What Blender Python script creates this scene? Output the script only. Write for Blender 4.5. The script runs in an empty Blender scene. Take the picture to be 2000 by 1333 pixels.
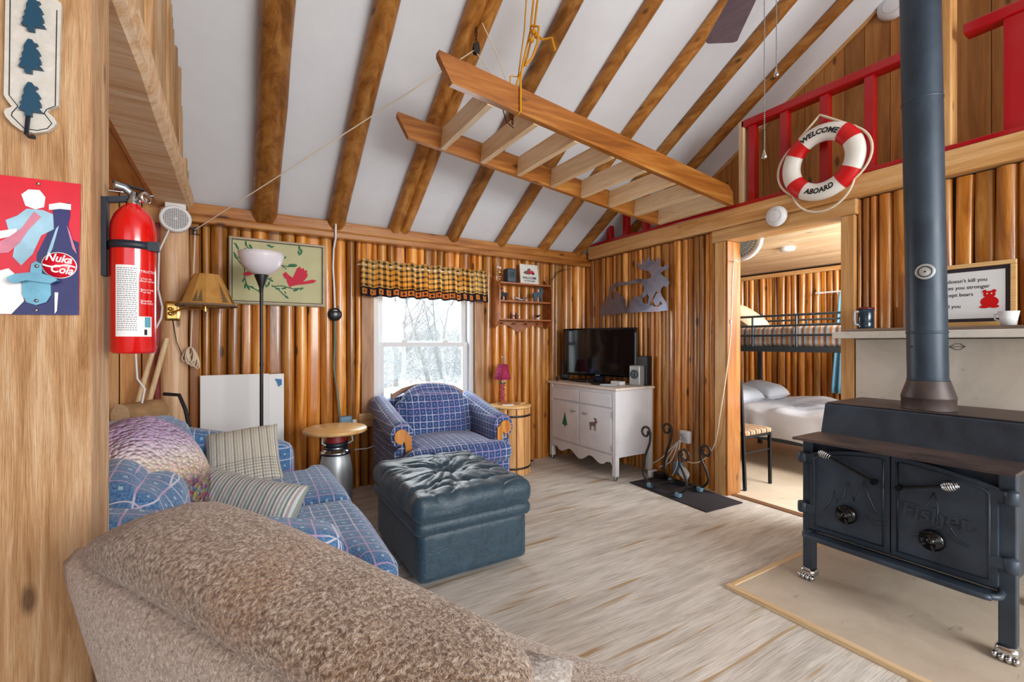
import bpy, bmesh, math, random
from mathutils import Vector, Matrix, noise
from math import sin, cos, pi, radians
random.seed(7)
C = bpy.context.scene
col = C.collection
# ---------------------------------------------------------------- camera, world, lights
F_PX, HOR, CX, CAMH, YAW = 889.0, 670.0, 1000.0, 1.2, 31.3
cam = bpy.data.objects.new('camera', bpy.data.cameras.new('camera')); col.objects.link(cam)
cam.location = (0, 0, CAMH); cam.rotation_euler = (radians(90), 0, radians(-YAW))
cam.data.sensor_width = 36; cam.data.lens = 36 * F_PX / 2000; cam.data.shift_y = 0.00175
cam.data.clip_start = 0.03
C.camera = cam
C.view_settings.view_transform = 'Standard'; C.view_settings.look = 'None'
C.view_settings.gamma = 1; C.view_settings.use_curve_mapping = False
C.view_settings.exposure = 1.22
W = bpy.data.worlds.new('world'); C.world = W; W.use_nodes = True
bg = W.node_tree.nodes['Background']; bg.inputs[0].default_value = (0.86, 0.93, 1.0, 1); bg.inputs[1].default_value = 0.9

def area(name, loc, target, sx, sy, power, color=(1, 1, 1)):
    l = bpy.data.lights.new(name, 'AREA'); l.shape = 'RECTANGLE'; l.size = sx; l.size_y = sy
    l.energy = power; l.color = color
    o = bpy.data.objects.new(name, l); col.objects.link(o); o.location = loc
    o.rotation_euler = (Vector(target) - Vector(loc)).to_track_quat('-Z', 'Y').to_euler()
    return o
area('daylight_rear_windows', (2.4, -3.2, 1.9), (1.4, 3.0, 1.0), 2.6, 1.6, 95, (1, .985, .96))
area('daylight_kitchen_side', (-2.4, 0.0, 1.7), (1.5, 1.8, 1.0), 1.6, 1.3, 55, (.93, .97, 1))
area('daylight_window', (1.5, 4.25, 1.25), (1.5, 1.5, 0.6), 0.85, 0.9, 15, (.93, .97, 1))
area('daylight_bedroom', (4.6, 0.5, 1.7), (5.2, 3.2, .8), 1.8, 1.0, 55, (1, 1, 1))

# ---------------------------------------------------------------- geometry of the place: rays of the photograph met with real planes
_a = radians(YAW); FW = (sin(_a), cos(_a)); RT = (cos(_a), -sin(_a))
def ray(px, py):
    u = (px - CX) / F_PX
    return (FW[0] + RT[0]*u, FW[1] + RT[1]*u, (HOR - py) / F_PX)
def PY(px, py, y):
    d = ray(px, py); t = y / d[1]; return Vector((d[0]*t, y, CAMH + d[2]*t))
def PX(px, py, x):
    d = ray(px, py); t = x / d[0]; return Vector((x, d[1]*t, CAMH + d[2]*t))
def PZ(px, py, z=0):
    d = ray(px, py); t = (z - CAMH) / d[2]; return Vector((d[0]*t, d[1]*t, z))
def PT(px, py, t):
    d = ray(px, py); return Vector((d[0]*t, d[1]*t, CAMH + d[2]*t))

# ---------------------------------------------------------------- mesh builder
class MB:
    def __init__(s): s.v = []; s.f = []; s.sm = []; s.a = []; s.cur = 0.0; s.uv = {}
    def add(s, vs, fs, smooth=False, uv=None):
        b = len(s.v); s.v += [tuple(v) for v in vs]
        if uv:
            for i, q in enumerate(uv): s.uv[b+i] = q
        for f in fs:
            s.f.append([b + i for i in f]); s.sm.append(smooth); s.a.append(s.cur)
        return s
    def box(s, lo, hi, rot=None, pivot=None):
        x0, y0, z0 = lo; x1, y1, z1 = hi
        vs = [Vector(p) for p in ((x0,y0,z0),(x1,y0,z0),(x1,y1,z0),(x0,y1,z0),(x0,y0,z1),(x1,y0,z1),(x1,y1,z1),(x0,y1,z1))]
        if rot is not None:
            pv = Vector(pivot) if pivot is not None else (Vector(lo)+Vector(hi))/2
            vs = [rot @ (v - pv) + pv for v in vs]
        return s.add(vs, [(0,3,2,1),(4,5,6,7),(0,1,5,4),(1,2,6,5),(2,3,7,6),(3,0,4,7)])
    def bar(s, a, b, w, h, up=(0,0,1)):
        a = Vector(a); b = Vector(b); d = (b-a).normalized(); up = Vector(up)
        r = d.cross(up).normalized(); u = r.cross(d).normalized()
        vs = [p + r*sx*w/2 + u*sy*h/2 for p in (a, b) for sx, sy in ((-1,-1),(1,-1),(1,1),(-1,1))]
        return s.add(vs, [(0,1,2,3),(7,6,5,4),(0,4,5,1),(1,5,6,2),(2,6,7,3),(3,7,4,0)])
    def tube(s, path, r, seg=10, cap=True, closed=False, jitter=0, seed=0):
        P = [Vector(p) for p in path]; n = len(P)
        R = r if isinstance(r, (list, tuple)) else [r]*n
        vs = []; up = None
        for i in range(n):
            if closed: d = P[(i+1) % n] - P[i-1]
            else: d = P[min(i+1, n-1)] - P[max(i-1, 0)]
            if d.length < 1e-9: d = Vector((0,0,1))
            d.normalize()
            if up is None:
                up = Vector((0,0,1)) if abs(d.z) < .9 else Vector((1,0,0))
            x = d.cross(up)
            if x.length < 1e-6: x = d.orthogonal()
            x.normalize(); up = x.cross(d).normalized()
            for k in range(seg):
                a = 2*pi*k/seg; q = R[i]
                if jitter: q *= 1 + jitter*noise.noise(Vector((cos(a)*1.3+seed*7.1, sin(a)*1.3, i*.35+seed)))
                vs.append(P[i] + x*cos(a)*q + up*sin(a)*q)
        fs = []
        for i in range(n if closed else n-1):
            j = (i+1) % n
            for k in range(seg):
                k2 = (k+1) % seg; fs.append((i*seg+k, j*seg+k, j*seg+k2, i*seg+k2))
        s.add(vs, fs, True)
        if cap and not closed:
            s.add(vs[:seg], [tuple(range(seg))]); s.add(vs[-seg:], [tuple(reversed(range(seg)))])
        return s
    def lathe(s, prof, seg=32, c=(0,0,0), M=None, smooth=True, caps=True):
        c = Vector(c); vs = []
        for r, z in prof:
            for k in range(seg):
                a = 2*pi*k/seg; v = Vector((r*cos(a), r*sin(a), z))
                if M is not None: v = M @ v
                vs.append(v + c)
        fs = []
        for i in range(len(prof)-1):
            for k in range(seg):
                k2 = (k+1) % seg; fs.append((i*seg+k, i*seg+k2, (i+1)*seg+k2, (i+1)*seg+k))
        s.add(vs, fs, smooth)
        if caps:
            if prof[0][0] > 1e-5: s.add(vs[:seg], [tuple(reversed(range(seg)))])
            if prof[-1][0] > 1e-5: s.add(vs[-seg:], [tuple(range(seg))])
        return s
    def prism(s, pts, off, smooth=False):
        P = [Vector(p) for p in pts]; off = Vector(off); n = len(P)
        nn = Vector((0,0,0))
        for i in range(n): nn += P[i].cross(P[(i+1) % n])
        if nn.dot(off) < 0: P.reverse()
        Q = [p + off for p in P]
        s.add(P, [tuple(reversed(range(n)))]); s.add(Q, [tuple(range(n))])
        s.add(P + Q, [(i, (i+1) % n, n + (i+1) % n, n + i) for i in range(n)], smooth)
        return s
    def rbox(s, c, size, r, n=10, fn=None, rot=None, puff=0):
        c = Vector(c); h = Vector(size)/2; r = min(r, min(h)*.999)
        idx = {}; vs = []
        def vert(p):
            k = tuple(round(q*1000) for q in p)
            if k in idx: return idx[k]
            w = Vector((p[0]*h.x, p[1]*h.y, p[2]*h.z))
            q = Vector([max(-(h[i]-r), min(h[i]-r, w[i])) for i in range(3)])
            d = w - q
            nrm = d.normalized() if d.length > 1e-9 else Vector((0,0,1))
            o = q + nrm*r
            if puff:
                for i in range(3):
                    j, k2 = (i+1) % 3, (i+2) % 3
                    o[i] += math.copysign(1, p[i])*abs(p[i])**3*puff*(1-p[j]**2)*(1-p[k2]**2)
            if fn: o = fn(o, p, nrm)
            if rot is not None: o = rot @ o
            vs.append(c + o); idx[k] = len(vs)-1; return idx[k]
        def g(i):
            t = -1 + 2*i/n
            return math.copysign(abs(t)**.85, t)
        fs = []
        for ax in range(3):
            for sg in (-1, 1):
                for i in range(n):
                    for j in range(n):
                        q = []
                        for a, b in ((i,j),(i+1,j),(i+1,j+1),(i,j+1)):
                            p = [0,0,0]; p[ax] = sg; p[(ax+1)%3] = g(a); p[(ax+2)%3] = g(b); q.append(vert(p))
                        fs.append(tuple(q) if sg > 0 else tuple(reversed(q)))
        return s.add(vs, fs, True)
    def pillow(s, w, h, t, M, n=22, wr=0.0, seed=0):
        vs = []; fs = []; uv = []
        for sg in (1, -1):
            b = len(vs)
            for i in range(n+1):
                for j in range(n+1):
                    u = -1+2*i/n; v = -1+2*j/n
                    pin = 1 - .07*(1-v*v)*abs(u)**4; pin2 = 1 - .07*(1-u*u)*abs(v)**4
                    z = t/2*((1-u**4)*(1-v**4))**.55
                    x = u*w/2*pin; y = v*h/2*pin2
                    z2 = z*sg
                    if wr: z2 += sg*wr*noise.noise(Vector((x*9+seed, y*9, sg*3)))*min(1, z/(t*.2)) 
                    vs.append(M @ Vector((x, y, z2))); uv.append((u/2+.5, v/2+.5))
            for i in range(n):
                for j in range(n):
                    q = (b+i*(n+1)+j, b+(i+1)*(n+1)+j, b+(i+1)*(n+1)+j+1, b+i*(n+1)+j+1)
                    fs.append(q if sg > 0 else tuple(reversed(q)))
        return s.add(vs, fs, True, uv)
    def sphere(s, c, r, seg=14, rings=8, sc=(1,1,1), M=None):
        c = Vector(c)
        prof = [(max(1e-6, r*sin(pi*i/rings)), -r*cos(pi*i/rings)) for i in range(rings+1)]
        T = Matrix.Diagonal(Vector(sc))
        if M is not None: T = M @ T
        return s.lathe(prof, seg, c, T, True, False)
    def build(s, name, mat, parent=None, bevel=0, world=False, weld=False):
        me = bpy.data.meshes.new(name)
        vs = [Vector(v) for v in s.v]
        off = Vector((0,0,0)); loc = None
        if parent is None:
            lo = Vector([min(v[i] for v in vs) for i in range(3)]); hi = Vector([max(v[i] for v in vs) for i in range(3)])
            loc = Vector(((lo.x+hi.x)/2, (lo.y+hi.y)/2, lo.z)); off = loc
            vs = [v - off for v in vs]
        elif world:
            r = parent
            while r.parent: r = r.parent
            Mi = Matrix.LocRotScale(r.location, r.rotation_euler, r.scale).inverted()
            vs = [Mi @ v for v in vs]
        me.from_pydata([tuple(v) for v in vs], [], s.f)
        me.polygons.foreach_set('use_smooth', s.sm)
        if any(a != 0 for a in s.a):
            at = me.attributes.new('rnd', 'FLOAT', 'FACE'); at.data.foreach_set('value', s.a)
        if s.uv:
            ul = me.uv_layers.new(name='UVMap')
            for l in me.loops: ul.data[l.index].uv = s.uv.get(l.vertex_index, (0, 0))
        me.validate(); me.update()
        o = bpy.data.objects.new(name, me); col.objects.link(o)
        if mat: me.materials.append(mat)
        if parent: o.parent = parent
        else: o.location = loc
        if bevel:
            m = o.modifiers.new('bevel', 'BEVEL'); m.width = bevel; m.segments = 2; m.limit_method = 'ANGLE'; m.angle_limit = radians(50)
        return o

def root(name, label, cat, loc=(0,0,0), rz=0, group=None):
    o = bpy.data.objects.new(name, None); col.objects.link(o); o.location = loc; o.rotation_euler = (0,0,rz)
    o.empty_display_size = .1
    return tag(o, label, cat, group)
def tag(o, label, cat, group=None, kind=None):
    o['label'] = label; o['category'] = cat
    if group: o['group'] = group
    if kind: o['kind'] = kind
    return o
def struct(o): o['kind'] = 'structure'; return o
def lab(o, l): o['label'] = l; return o

def text_geo(string, size=1.0, extrude=0.0, bold=0.0, shear=0.0, align='CENTER'):
    cu = bpy.data.curves.new('t', 'FONT'); cu.body = string; cu.size = size; cu.extrude = extrude; cu.align_x = align
    cu.offset = bold; cu.shear = shear; cu.resolution_u = 3
    o = bpy.data.objects.new('t', cu); col.objects.link(o)
    dg = bpy.context.evaluated_depsgraph_get(); me = bpy.data.meshes.new_from_object(o.evaluated_get(dg))
    vs = [v.co.copy() for v in me.vertices]; fs = [tuple(p.vertices) for p in me.polygons]
    bpy.data.objects.remove(o); bpy.data.meshes.remove(me); bpy.data.curves.remove(cu)
    return vs, fs
def put_text(mb, string, size, fn, **kw):
    vs, fs = text_geo(string, size, **kw); mb.add([fn(v) for v in vs], fs)

# ---------------------------------------------------------------- materials
def S(r, g, b):
    f = lambda c: (c/255/12.92) if c/255 <= .04045 else ((c/255+.055)/1.055)**2.4
    return (f(r), f(g), f(b), 1)
class NT:
    def __init__(s, name):
        s.m = bpy.data.materials.new(name); s.m.use_nodes = True; s.t = s.m.node_tree; s.b = s.t.nodes['Principled BSDF']
    def n(s, typ, ins=None, **kw):
        x = s.t.nodes.new(typ)
        for k, v in kw.items(): setattr(x, k, v)
        for k, v in (ins or {}).items():
            if isinstance(v, tuple) and len(v) == 2 and hasattr(v[0], 'outputs'): s.t.links.new(v[0].outputs[v[1]], x.inputs[k])
            elif hasattr(v, 'outputs'): s.t.links.new(v.outputs[0], x.inputs[k])
            else: x.inputs[k].default_value = v
        return x
    def math(s, op, a, b=0.0, clamp=False):
        return s.n('ShaderNodeMath', {0: a, 1: b}, operation=op, use_clamp=clamp)
    def ramp(s, fac, stops, interp='LINEAR'):
        r = s.n('ShaderNodeValToRGB', {0: fac}); cr = r.color_ramp; cr.interpolation = interp
        while len(cr.elements) < len(stops): cr.elements.new(.5)
        for e, (p, c) in zip(cr.elements, stops): e.position = p; e.color = c if len(c) == 4 else (*c, 1)
        return r
    def mix(s, fac, a, b, bt='MIX'):
        m = s.n('ShaderNodeMix', data_type='RGBA', blend_type=bt)
        for k, v in ((0, fac), (6, a), (7, b)):
            if isinstance(v, tuple) and len(v) == 2 and hasattr(v[0], 'outputs'): s.t.links.new(v[0].outputs[v[1]], m.inputs[k])
            elif hasattr(v, 'outputs'):
                s.t.links.new(v.outputs[2] if v.bl_idname == 'ShaderNodeMix' else v.outputs[0], m.inputs[k])
            else: m.inputs[k].default_value = v
        return m
    def set(s, k, v):
        if hasattr(v, 'outputs'): s.t.links.new(v.outputs[2] if v.bl_idname == 'ShaderNodeMix' else v.outputs[0], s.b.inputs[k])
        else: s.b.inputs[k].default_value = v
    def bump(s, h, strength=.3, dist=.01):
        s.t.links.new(s.n('ShaderNodeBump', {'Height': h, 'Strength': strength, 'Distance': dist}).outputs[0], s.b.inputs['Normal'])
    def coord(s, scale=(1,1,1), rot=(0,0,0), src='Object', loc=(0,0,0)):
        tc = s.n('ShaderNodeTexCoord'); return s.n('ShaderNodeMapping', {0: (tc, src), 1: loc, 2: rot, 3: scale})
    def noise(s, co, scale, detail=4, rough=.55, dist=0.0):
        return s.n('ShaderNodeTexNoise', {'Vector': co, 'Scale': scale, 'Detail': detail, 'Roughness': rough, 'Distortion': dist})

def plain(name, c, rough=.5, metal=0.0, var=0.0, bump=0.0, bscale=60, spec=None, coat=0):
    t = NT(name); t.set('Roughness', rough); t.set('Metallic', metal)
    if spec is not None: t.set('Specular IOR Level', spec)
    if coat: t.set('Coat Weight', coat); t.set('Coat Roughness', .1)
    if var:
        nz = t.noise(t.coord(), 9, 5)
        r = t.ramp(nz, [(.3, tuple(q*(1-var) for q in c[:3])), (.7, tuple(min(1, q*(1+var)) for q in c[:3]))]); t.set('Base Color', r)
    else: t.set('Base Color', c)
    if bump: t.bump(t.noise(t.coord(), bscale, 4), bump, .005)
    return t.m

def wood(name, dark, mid, light, axis='z', rough=.38, grain=1.0, knots=.05, rnd=0.0, bump=.25, coat=0.0, knotcol=None):
    t = NT(name); k = {'x': 0, 'y': 1, 'z': 2}[axis]
    sc = [7*grain]*3; sc[k] = .55*grain
    co = t.coord(tuple(sc))
    at = t.n('ShaderNodeAttribute', attribute_name='rnd')
    add = t.n('ShaderNodeVectorMath', {0: co, 1: t.n('ShaderNodeCombineXYZ', {0: t.math('MULTIPLY', (at, 'Fac'), 37.0), 1: t.math('MULTIPLY', (at, 'Fac'), 11.0), 2: t.math('MULTIPLY', (at, 'Fac'), 53.0)})}, operation='ADD')
    n1 = t.noise(add, 2.2, 6, .6, .8)
    sc2 = [60*grain]*3; sc2[k] = 2.0*grain
    n2 = t.noise(t.coord(tuple(sc2)), 3, 4, .6, .3)
    c = t.ramp(n1, [(.25, dark), (.48, mid), (.72, light)])
    c2 = t.ramp(n2, [(.35, (.72, .66, .6)), (.6, (1, 1, 1))])
    c = t.mix(.6, c, c2, 'MULTIPLY')
    sk = [6.5]*3; sk[k] = 2.6
    vo = t.n('ShaderNodeTexVoronoi', {'Vector': t.coord(tuple(sk), loc=(.37, .11, .53)), 'Scale': 1.0, 'Randomness': 1.0})
    kn = t.ramp((vo, 'Distance'), [(knots, (1, 1, 1)), (knots+.06, (0, 0, 0))])
    c = t.mix(t.math('MULTIPLY', kn, .8), c, knotcol or tuple(q*.25 for q in dark[:3])+(1,))
    if rnd:
        g = t.n('ShaderNodeMapRange', {0: (at, 'Fac'), 1: 0.0, 2: 1.0, 3: 1-rnd, 4: 1+rnd})
        v = t.n('ShaderNodeHueSaturation', {'Value': g, 'Color': (c, 2)}); t.set('Base Color', v)
    else: t.set('Base Color', c)
    t.set('Roughness', rough)
    if coat: t.set('Coat Weight', coat); t.set('Coat Roughness', .12)
    if bump: t.bump(t.math('ADD', n2, t.math('MULTIPLY', n1, .8)), bump, .004)
    return t.m

M = {}
LD, LM, LL = S(116,62,14), S(192,120,42), S(230,174,92)
for ax in 'xyz':
    M['log_'+ax] = wood('log_wood_'+ax, LD, LM, LL, ax, .27, 1, .07, .45, .35, .6)
    M['beam_'+ax] = wood('beam_wood_'+ax, S(112,60,16), S(170,104,40), S(204,146,72), ax, .34, 1, .06, .15, .3, .25)
    M['pine_'+ax] = wood('pine_board_'+ax, S(188,128,66), S(218,166,104), S(236,196,140), ax, .45, 1, .06, .15, .15)
    M['pale_'+ax] = wood('pale_pine_'+ax, S(214,172,122), S(238,208,164), S(248,228,194), ax, .5, 1, .06, .1, .12)
M['board'] = wood('gable_board_wood', S(134,82,32), S(172,114,52), S(194,138,72), 'z', .4, .8, .075, .2, .15)
M['post'] = wood('rough_sawn_post_wood', S(158,110,64), S(204,160,114), S(232,200,162), 'z', .85, 2.4, .045, .1, 1.0)
M['rafter'] = wood('rafter_wood', S(104,62,22), S(166,108,44), S(200,146,78), 'y', .4, 1, .06, .25, .3)
M['shelfwood'] = wood('shelf_wood', S(120,62,26), S(164,94,44), S(186,116,62), 'x', .4, 1.3, .03, 0, .1)
M['barrel'] = wood('barrel_wood', S(176,116,60), S(208,152,92), S(226,180,122), 'z', .5, 1.2, .06, .25, .15)
M['tablewood'] = wood('table_top_wood', S(208,158,94), S(228,184,122), S(240,204,148), 'x', .3, 1.2, .04, 0, .08)
M['trimwood'] = wood('weathered_trim_wood', S(120,80,50), S(164,118,76), S(190,150,108), 'z', .45, 1, .05, 0, .2)
M['ceil'] = plain('ceiling_white', S(222,226,232), .7, var=.02)
M['dark'] = plain('dark_gap', S(48,28,14), .9)
M['red'] = plain('red_paint', S(172,6,20), .3, coat=.3)
M['redband'] = plain('red_band', S(206,10,14), .4)
M['exred'] = plain('extinguisher_red', S(200,4,8), .18, coat=.8)
M['white'] = plain('white_plastic', S(228,230,232), .4)
M['vinyl'] = plain('white_vinyl', S(206,208,210), .4)
M['cream'] = plain('cream_rope', S(226,212,188), .8, bump=.4, bscale=300)
M['ringw'] = plain('ring_white', S(236,233,226), .45)
M['black'] = plain('black_plastic', S(18,20,24), .35)
M['gloss'] = plain('glossy_black', S(8,9,12), .08)
M['navy'] = plain('navy_black', S(22,30,44), .45)
M['ink'] = plain('black_ink', S(22,24,30), .7)
M['iron'] = plain('wrought_iron', S(62,58,56), .42, .7)
M['chrome'] = plain('chrome', S(205,208,210), .16, 1)
M['steel'] = plain('brushed_steel', S(150,156,160), .35, .9)
M['brass'] = plain('brass', S(226,190,110), .2, 1)
M['mug'] = plain('mug_enamel', S(20,48,66), .2, coat=.5)
M['greyp'] = plain('grey_plastic', S(168,176,184), .5)
M['bluegrey'] = plain('blue_grey_plastic', S(112,148,172), .5)
M['yellow'] = plain('yellow_rope', S(216,150,20), .8, bump=.4, bscale=300)
M['silver'] = plain('silver_speaker', S(176,180,180), .35, .5)
M['cone'] = plain('speaker_cone', S(56,72,84), .6)
M['fan'] = wood('fan_blade_wood', S(92,78,90), S(116,102,116), S(132,118,130), 'y', .45, 1, .001, 0, .05)
M['green'] = plain('leaf_green', S(48,108,74), .7)
M['dkgreen'] = plain('pine_green_paint', S(16,66,92), .4)
M['treegreen'] = plain('tree_green', S(10,106,74), .6)
M['crimson'] = plain('bird_crimson', S(196,32,62), .7)
M['mooseb'] = plain('moose_brown', S(112,84,76), .7)
M['sheet'] = plain('white_bedding', S(216,216,222), .8, var=.05, bump=.3, bscale=7)
M['tanp'] = plain('tan_pillow', S(222,202,170), .8)
M['curtain'] = plain('blue_curtain', S(110,168,196), .8)
M['snow'] = plain('snow', S(250,250,252), .6)
M['bark'] = plain('bare_bark', S(176,176,174), .9, var=.3)
M['lilac'] = plain('x', S(200,180,200))
M['glasslamp'] = plain('frosted_glass', S(232,228,236), .3)
M['linen'] = plain('plain_white_print', S(226,228,228), .6)
M['poster_red'] = plain('sign_red', S(206,18,44), .25, var=.12)
M['poster_navy'] = plain('sign_navy', S(34,32,92), .25, var=.3)
M['poster_white'] = plain('sign_white', S(232,234,236), .25)
M['poster_pink'] = plain('sign_pink', S(196,120,140), .3, var=.3)
M['poster_sky'] = plain('sign_pale_blue', S(150,190,210), .3, var=.3)
M['teal_metal'] = plain('blue_patina_metal', S(110,158,176), .3, .75, var=.35)
M['caulk'] = plain('black_rubber', S(26,26,28), .7)
M['art'] = plain('art_ground', S(186,184,140), .6, var=.06)
M['wframe'] = plain('washed_frame', S(170,156,132), .5, var=.1)
M['ashshade'] = plain('x2', S(200,200,200))

def glass():
    t = NT('clear_glass'); nt = t.t
    tr = t.n('ShaderNodeBsdfTransparent', {0: (.96, .98, .98, 1)}); gl = t.n('ShaderNodeBsdfGlossy', {0: (1,1,1,1), 1: .02})
    mx = t.n('ShaderNodeMixShader', {0: .06, 1: tr, 2: gl}); nt.links.new(mx.outputs[0], nt.nodes['Material Output'].inputs[0])
    return t.m
M['glass'] = glass()

def plaid(name, base, base2, line, line2, dot, period=.06, lw=.06, bump=.5, axes=None, scale_noise=.3):
    t = NT(name); tc = t.n('ShaderNodeTexCoord')
    wob = t.noise(t.coord(), 6, 2)
    sp = t.n('ShaderNodeSeparateXYZ', {0: t.n('ShaderNodeVectorMath', {0: (tc, 'Object'), 1: t.n('ShaderNodeVectorMath', {0: (wob, 1), 'Scale': .008}, operation='SCALE')}, operation='ADD')})
    nn = t.n('ShaderNodeSeparateXYZ', {0: (tc, 'Normal')}); ab = [t.math('ABSOLUTE', (nn, i)) for i in range(3)]
    tot = None; dots = None
    fr = []
    for i in range(3):
        q = t.math('DIVIDE', (sp, i), period); f = t.math('FRACT', q)
        d = t.math('ABSOLUTE', t.math('SUBTRACT', f, .5))          # 0 at centre, .5 at border
        on = t.math('LESS_THAN', ab[i], t.math('MAXIMUM', ab[(i+1) % 3], ab[(i+2) % 3]))
        l1 = t.math('MULTIPLY', t.math('GREATER_THAN', d, .5-lw), on)
        fr.append((d, on)); tot = l1 if tot is None else t.math('MAXIMUM', tot, l1)
        dd = t.math('MAXIMUM', t.math('LESS_THAN', d, .08), t.math('SUBTRACT', 1.0, on))
        dots = dd if dots is None else t.math('MULTIPLY', dots, dd)
    nz = t.noise(t.coord((1,1,1)), 160, 3)
    nb = t.noise(t.coord(), 5, 2)
    c = t.mix(t.ramp(nz, [(.35, (0,0,0)), (.65, (1,1,1))]), base, base2)
    lc = t.mix(t.ramp(nb, [(.45, (0,0,0)), (.55, (1,1,1))]), line, line2)
    c = t.mix(t.math('MULTIPLY', dots, .75), c, dot); c = t.mix(t.math('MULTIPLY', tot, .85), c, lc)
    t.set('Base Color', c); t.set('Roughness', .85); t.set('Sheen Weight', .25); t.set('Specular IOR Level', .2)
    t.bump(nz, bump, .003)
    return t.m
M['sofa'] = plaid('sofa_plaid', S(46,86,136), S(98,140,182), S(206,206,222), S(184,150,190), S(170,200,215), .066, .04)
M['chair'] = plaid('armchair_plaid', S(36,54,104), S(72,98,150), S(196,202,220), S(168,150,190), S(150,180,200), .052, .055)

def valance_m():
    t = NT('gold_black_plaid'); tc = t.n('ShaderNodeTexCoord'); sp = t.n('ShaderNodeSeparateXYZ', {0: (tc, 'UV')})
    fx = t.math('ABSOLUTE', t.math('SUBTRACT', t.math('FRACT', t.math('MULTIPLY', (sp, 0), 24.0)), .5))
    fz = t.math('ABSOLUTE', t.math('SUBTRACT', t.math('FRACT', t.math('MULTIPLY', (sp, 1), 6.5)), .5))
    a = t.math('GREATER_THAN', fx, .27); b = t.math('GREATER_THAN', fz, .3)
    nz = t.noise(t.coord(), 3.5, 2)
    c = t.mix(t.ramp(nz, [(.4, (0,0,0)), (.6, (1,1,1))]), S(234,172,66), S(244,208,134))
    c = t.mix(t.math('MULTIPLY', t.math('ADD', a, b), .47), c, S(40,28,26))
    low = t.math('LESS_THAN', (sp, 1), .25)
    dx = t.math('ABSOLUTE', t.math('SUBTRACT', t.math('FRACT', t.math('MULTIPLY', (sp, 0), 18.0)), .5))
    inb = t.math('MULTIPLY', t.math('LESS_THAN', dx, .36), t.math('LESS_THAN', t.math('ABSOLUTE', t.math('SUBTRACT', (sp, 1), .125)), .075))
    mot = t.math('LESS_THAN', t.math('ADD', t.math('POWER', dx, 2.0), t.math('MULTIPLY', t.math('POWER', t.math('SUBTRACT', (sp, 1), .125), 2.0), 25.0)), .018)
    band = t.mix(inb, S(42,34,40), S(206,134,64)); band = t.mix(mot, band, S(46,30,30))
    t.set('Base Color', t.mix(low, c, band)); t.set('Roughness', .85); t.set('Transmission Weight', 0)
    tr = t.n('ShaderNodeBsdfTranslucent'); t.t.links.new(t.b.inputs['Base Color'].links[0].from_socket, tr.inputs[0])
    mx = t.n('ShaderNodeMixShader', {0: .35, 1: t.b, 2: tr}); t.t.links.new(mx.outputs[0], t.t.nodes['Material Output'].inputs[0])
    return t.m
M['valance'] = valance_m()

def floor_m():
    t = NT('grey_plank_floor'); co = t.coord(src='Object')
    br = t.n('ShaderNodeTexBrick', {'Vector': co, 'Color1': (.35,.35,.35,1), 'Color2': (.75,.75,.75,1), 'Mortar': (0,0,0,1), 'Scale': 1.0, 'Mortar Size': .0022, 'Brick Width': 1.25, 'Row Height': .155}, offset=.37)
    fine = t.noise(t.coord((4, 150, 1)), 1.5, 4, .65, .4)
    mid = t.noise(t.coord((1.2, 9, 1)), 2.2, 5, .6, .5)
    c = t.ramp(fine, [(.32, S(192,187,178)), (.5, S(230,226,218)), (.66, S(244,242,237))])
    c = t.mix(.55, c, t.ramp(mid, [(.3, S(176,166,154)), (.65, S(255,252,250))]), 'MULTIPLY')
    st = t.noise(t.coord((1.5, 22, 1), loc=(3, 1, 0)), 1.25, 2, .5)
    c = t.mix(t.math('MULTIPLY', t.ramp(st, [(.61, (0,0,0)), (.70, (1,1,1))]), .75), c, S(176,140,84))
    c = t.mix(.22, c, (br, 0), 'MULTIPLY')
    t.set('Base Color', c); t.set('Roughness', .42); t.set('Specular IOR Level', .35); t.bump(fine, .12, .002)
    return t.m
M['floor'] = floor_m()

def stone(name, a, b, rough, scale=3):
    t = NT(name); n1 = t.noise(t.coord(), scale, 7, .65, .6); n2 = t.noise(t.coord((1, 1, 1)), 45, 4)
    v = t.noise(t.coord((1, 3, 6)), 6, 3)
    c = t.ramp(n1, [(.3, a), (.7, b)]); c = t.mix(t.math('MULTIPLY', t.ramp(v, [(.68, (0,0,0)), (.73, (1,1,1))]), .5), c, tuple(q*.55 for q in a[:3])+(1,))
    t.set('Base Color', c); t.set('Roughness', rough); t.bump(n2, .2, .003); return t.m
M['hearth'] = stone('hearth_plywood', S(176,160,142), S(204,190,172), .7)
M['shield'] = stone('heat_shield_board', S(188,178,164), S(214,206,194), .75)
M['bedfloor'] = stone('bedroom_floor', S(206,190,166), S(226,212,190), .7)
def stove_m(name, a, b, rough, metal=.3):
    t = NT(name); n1 = t.noise(t.coord(), 5, 6, .6, .4)
    t.set('Base Color', t.ramp(n1, [(.3, a), (.7, b)])); t.set('Roughness', t.ramp(n1, [(.3, (rough,)*3), (.7, (rough+.14,)*3)])); t.set('Metallic', metal)
    t.bump(t.noise(t.coord(), 90, 3), .12, .002); return t.m
M['stove'] = stove_m('stove_black_iron', S(36,45,55), S(64,76,90), .34, .25)
M['stovetop'] = stove_m('stove_top_rusty', S(52,46,48), S(98,82,76), .42, .2)
M['pipe'] = stove_m('stove_pipe_black', S(34,48,62), S(56,72,86), .38, .2)

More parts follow.
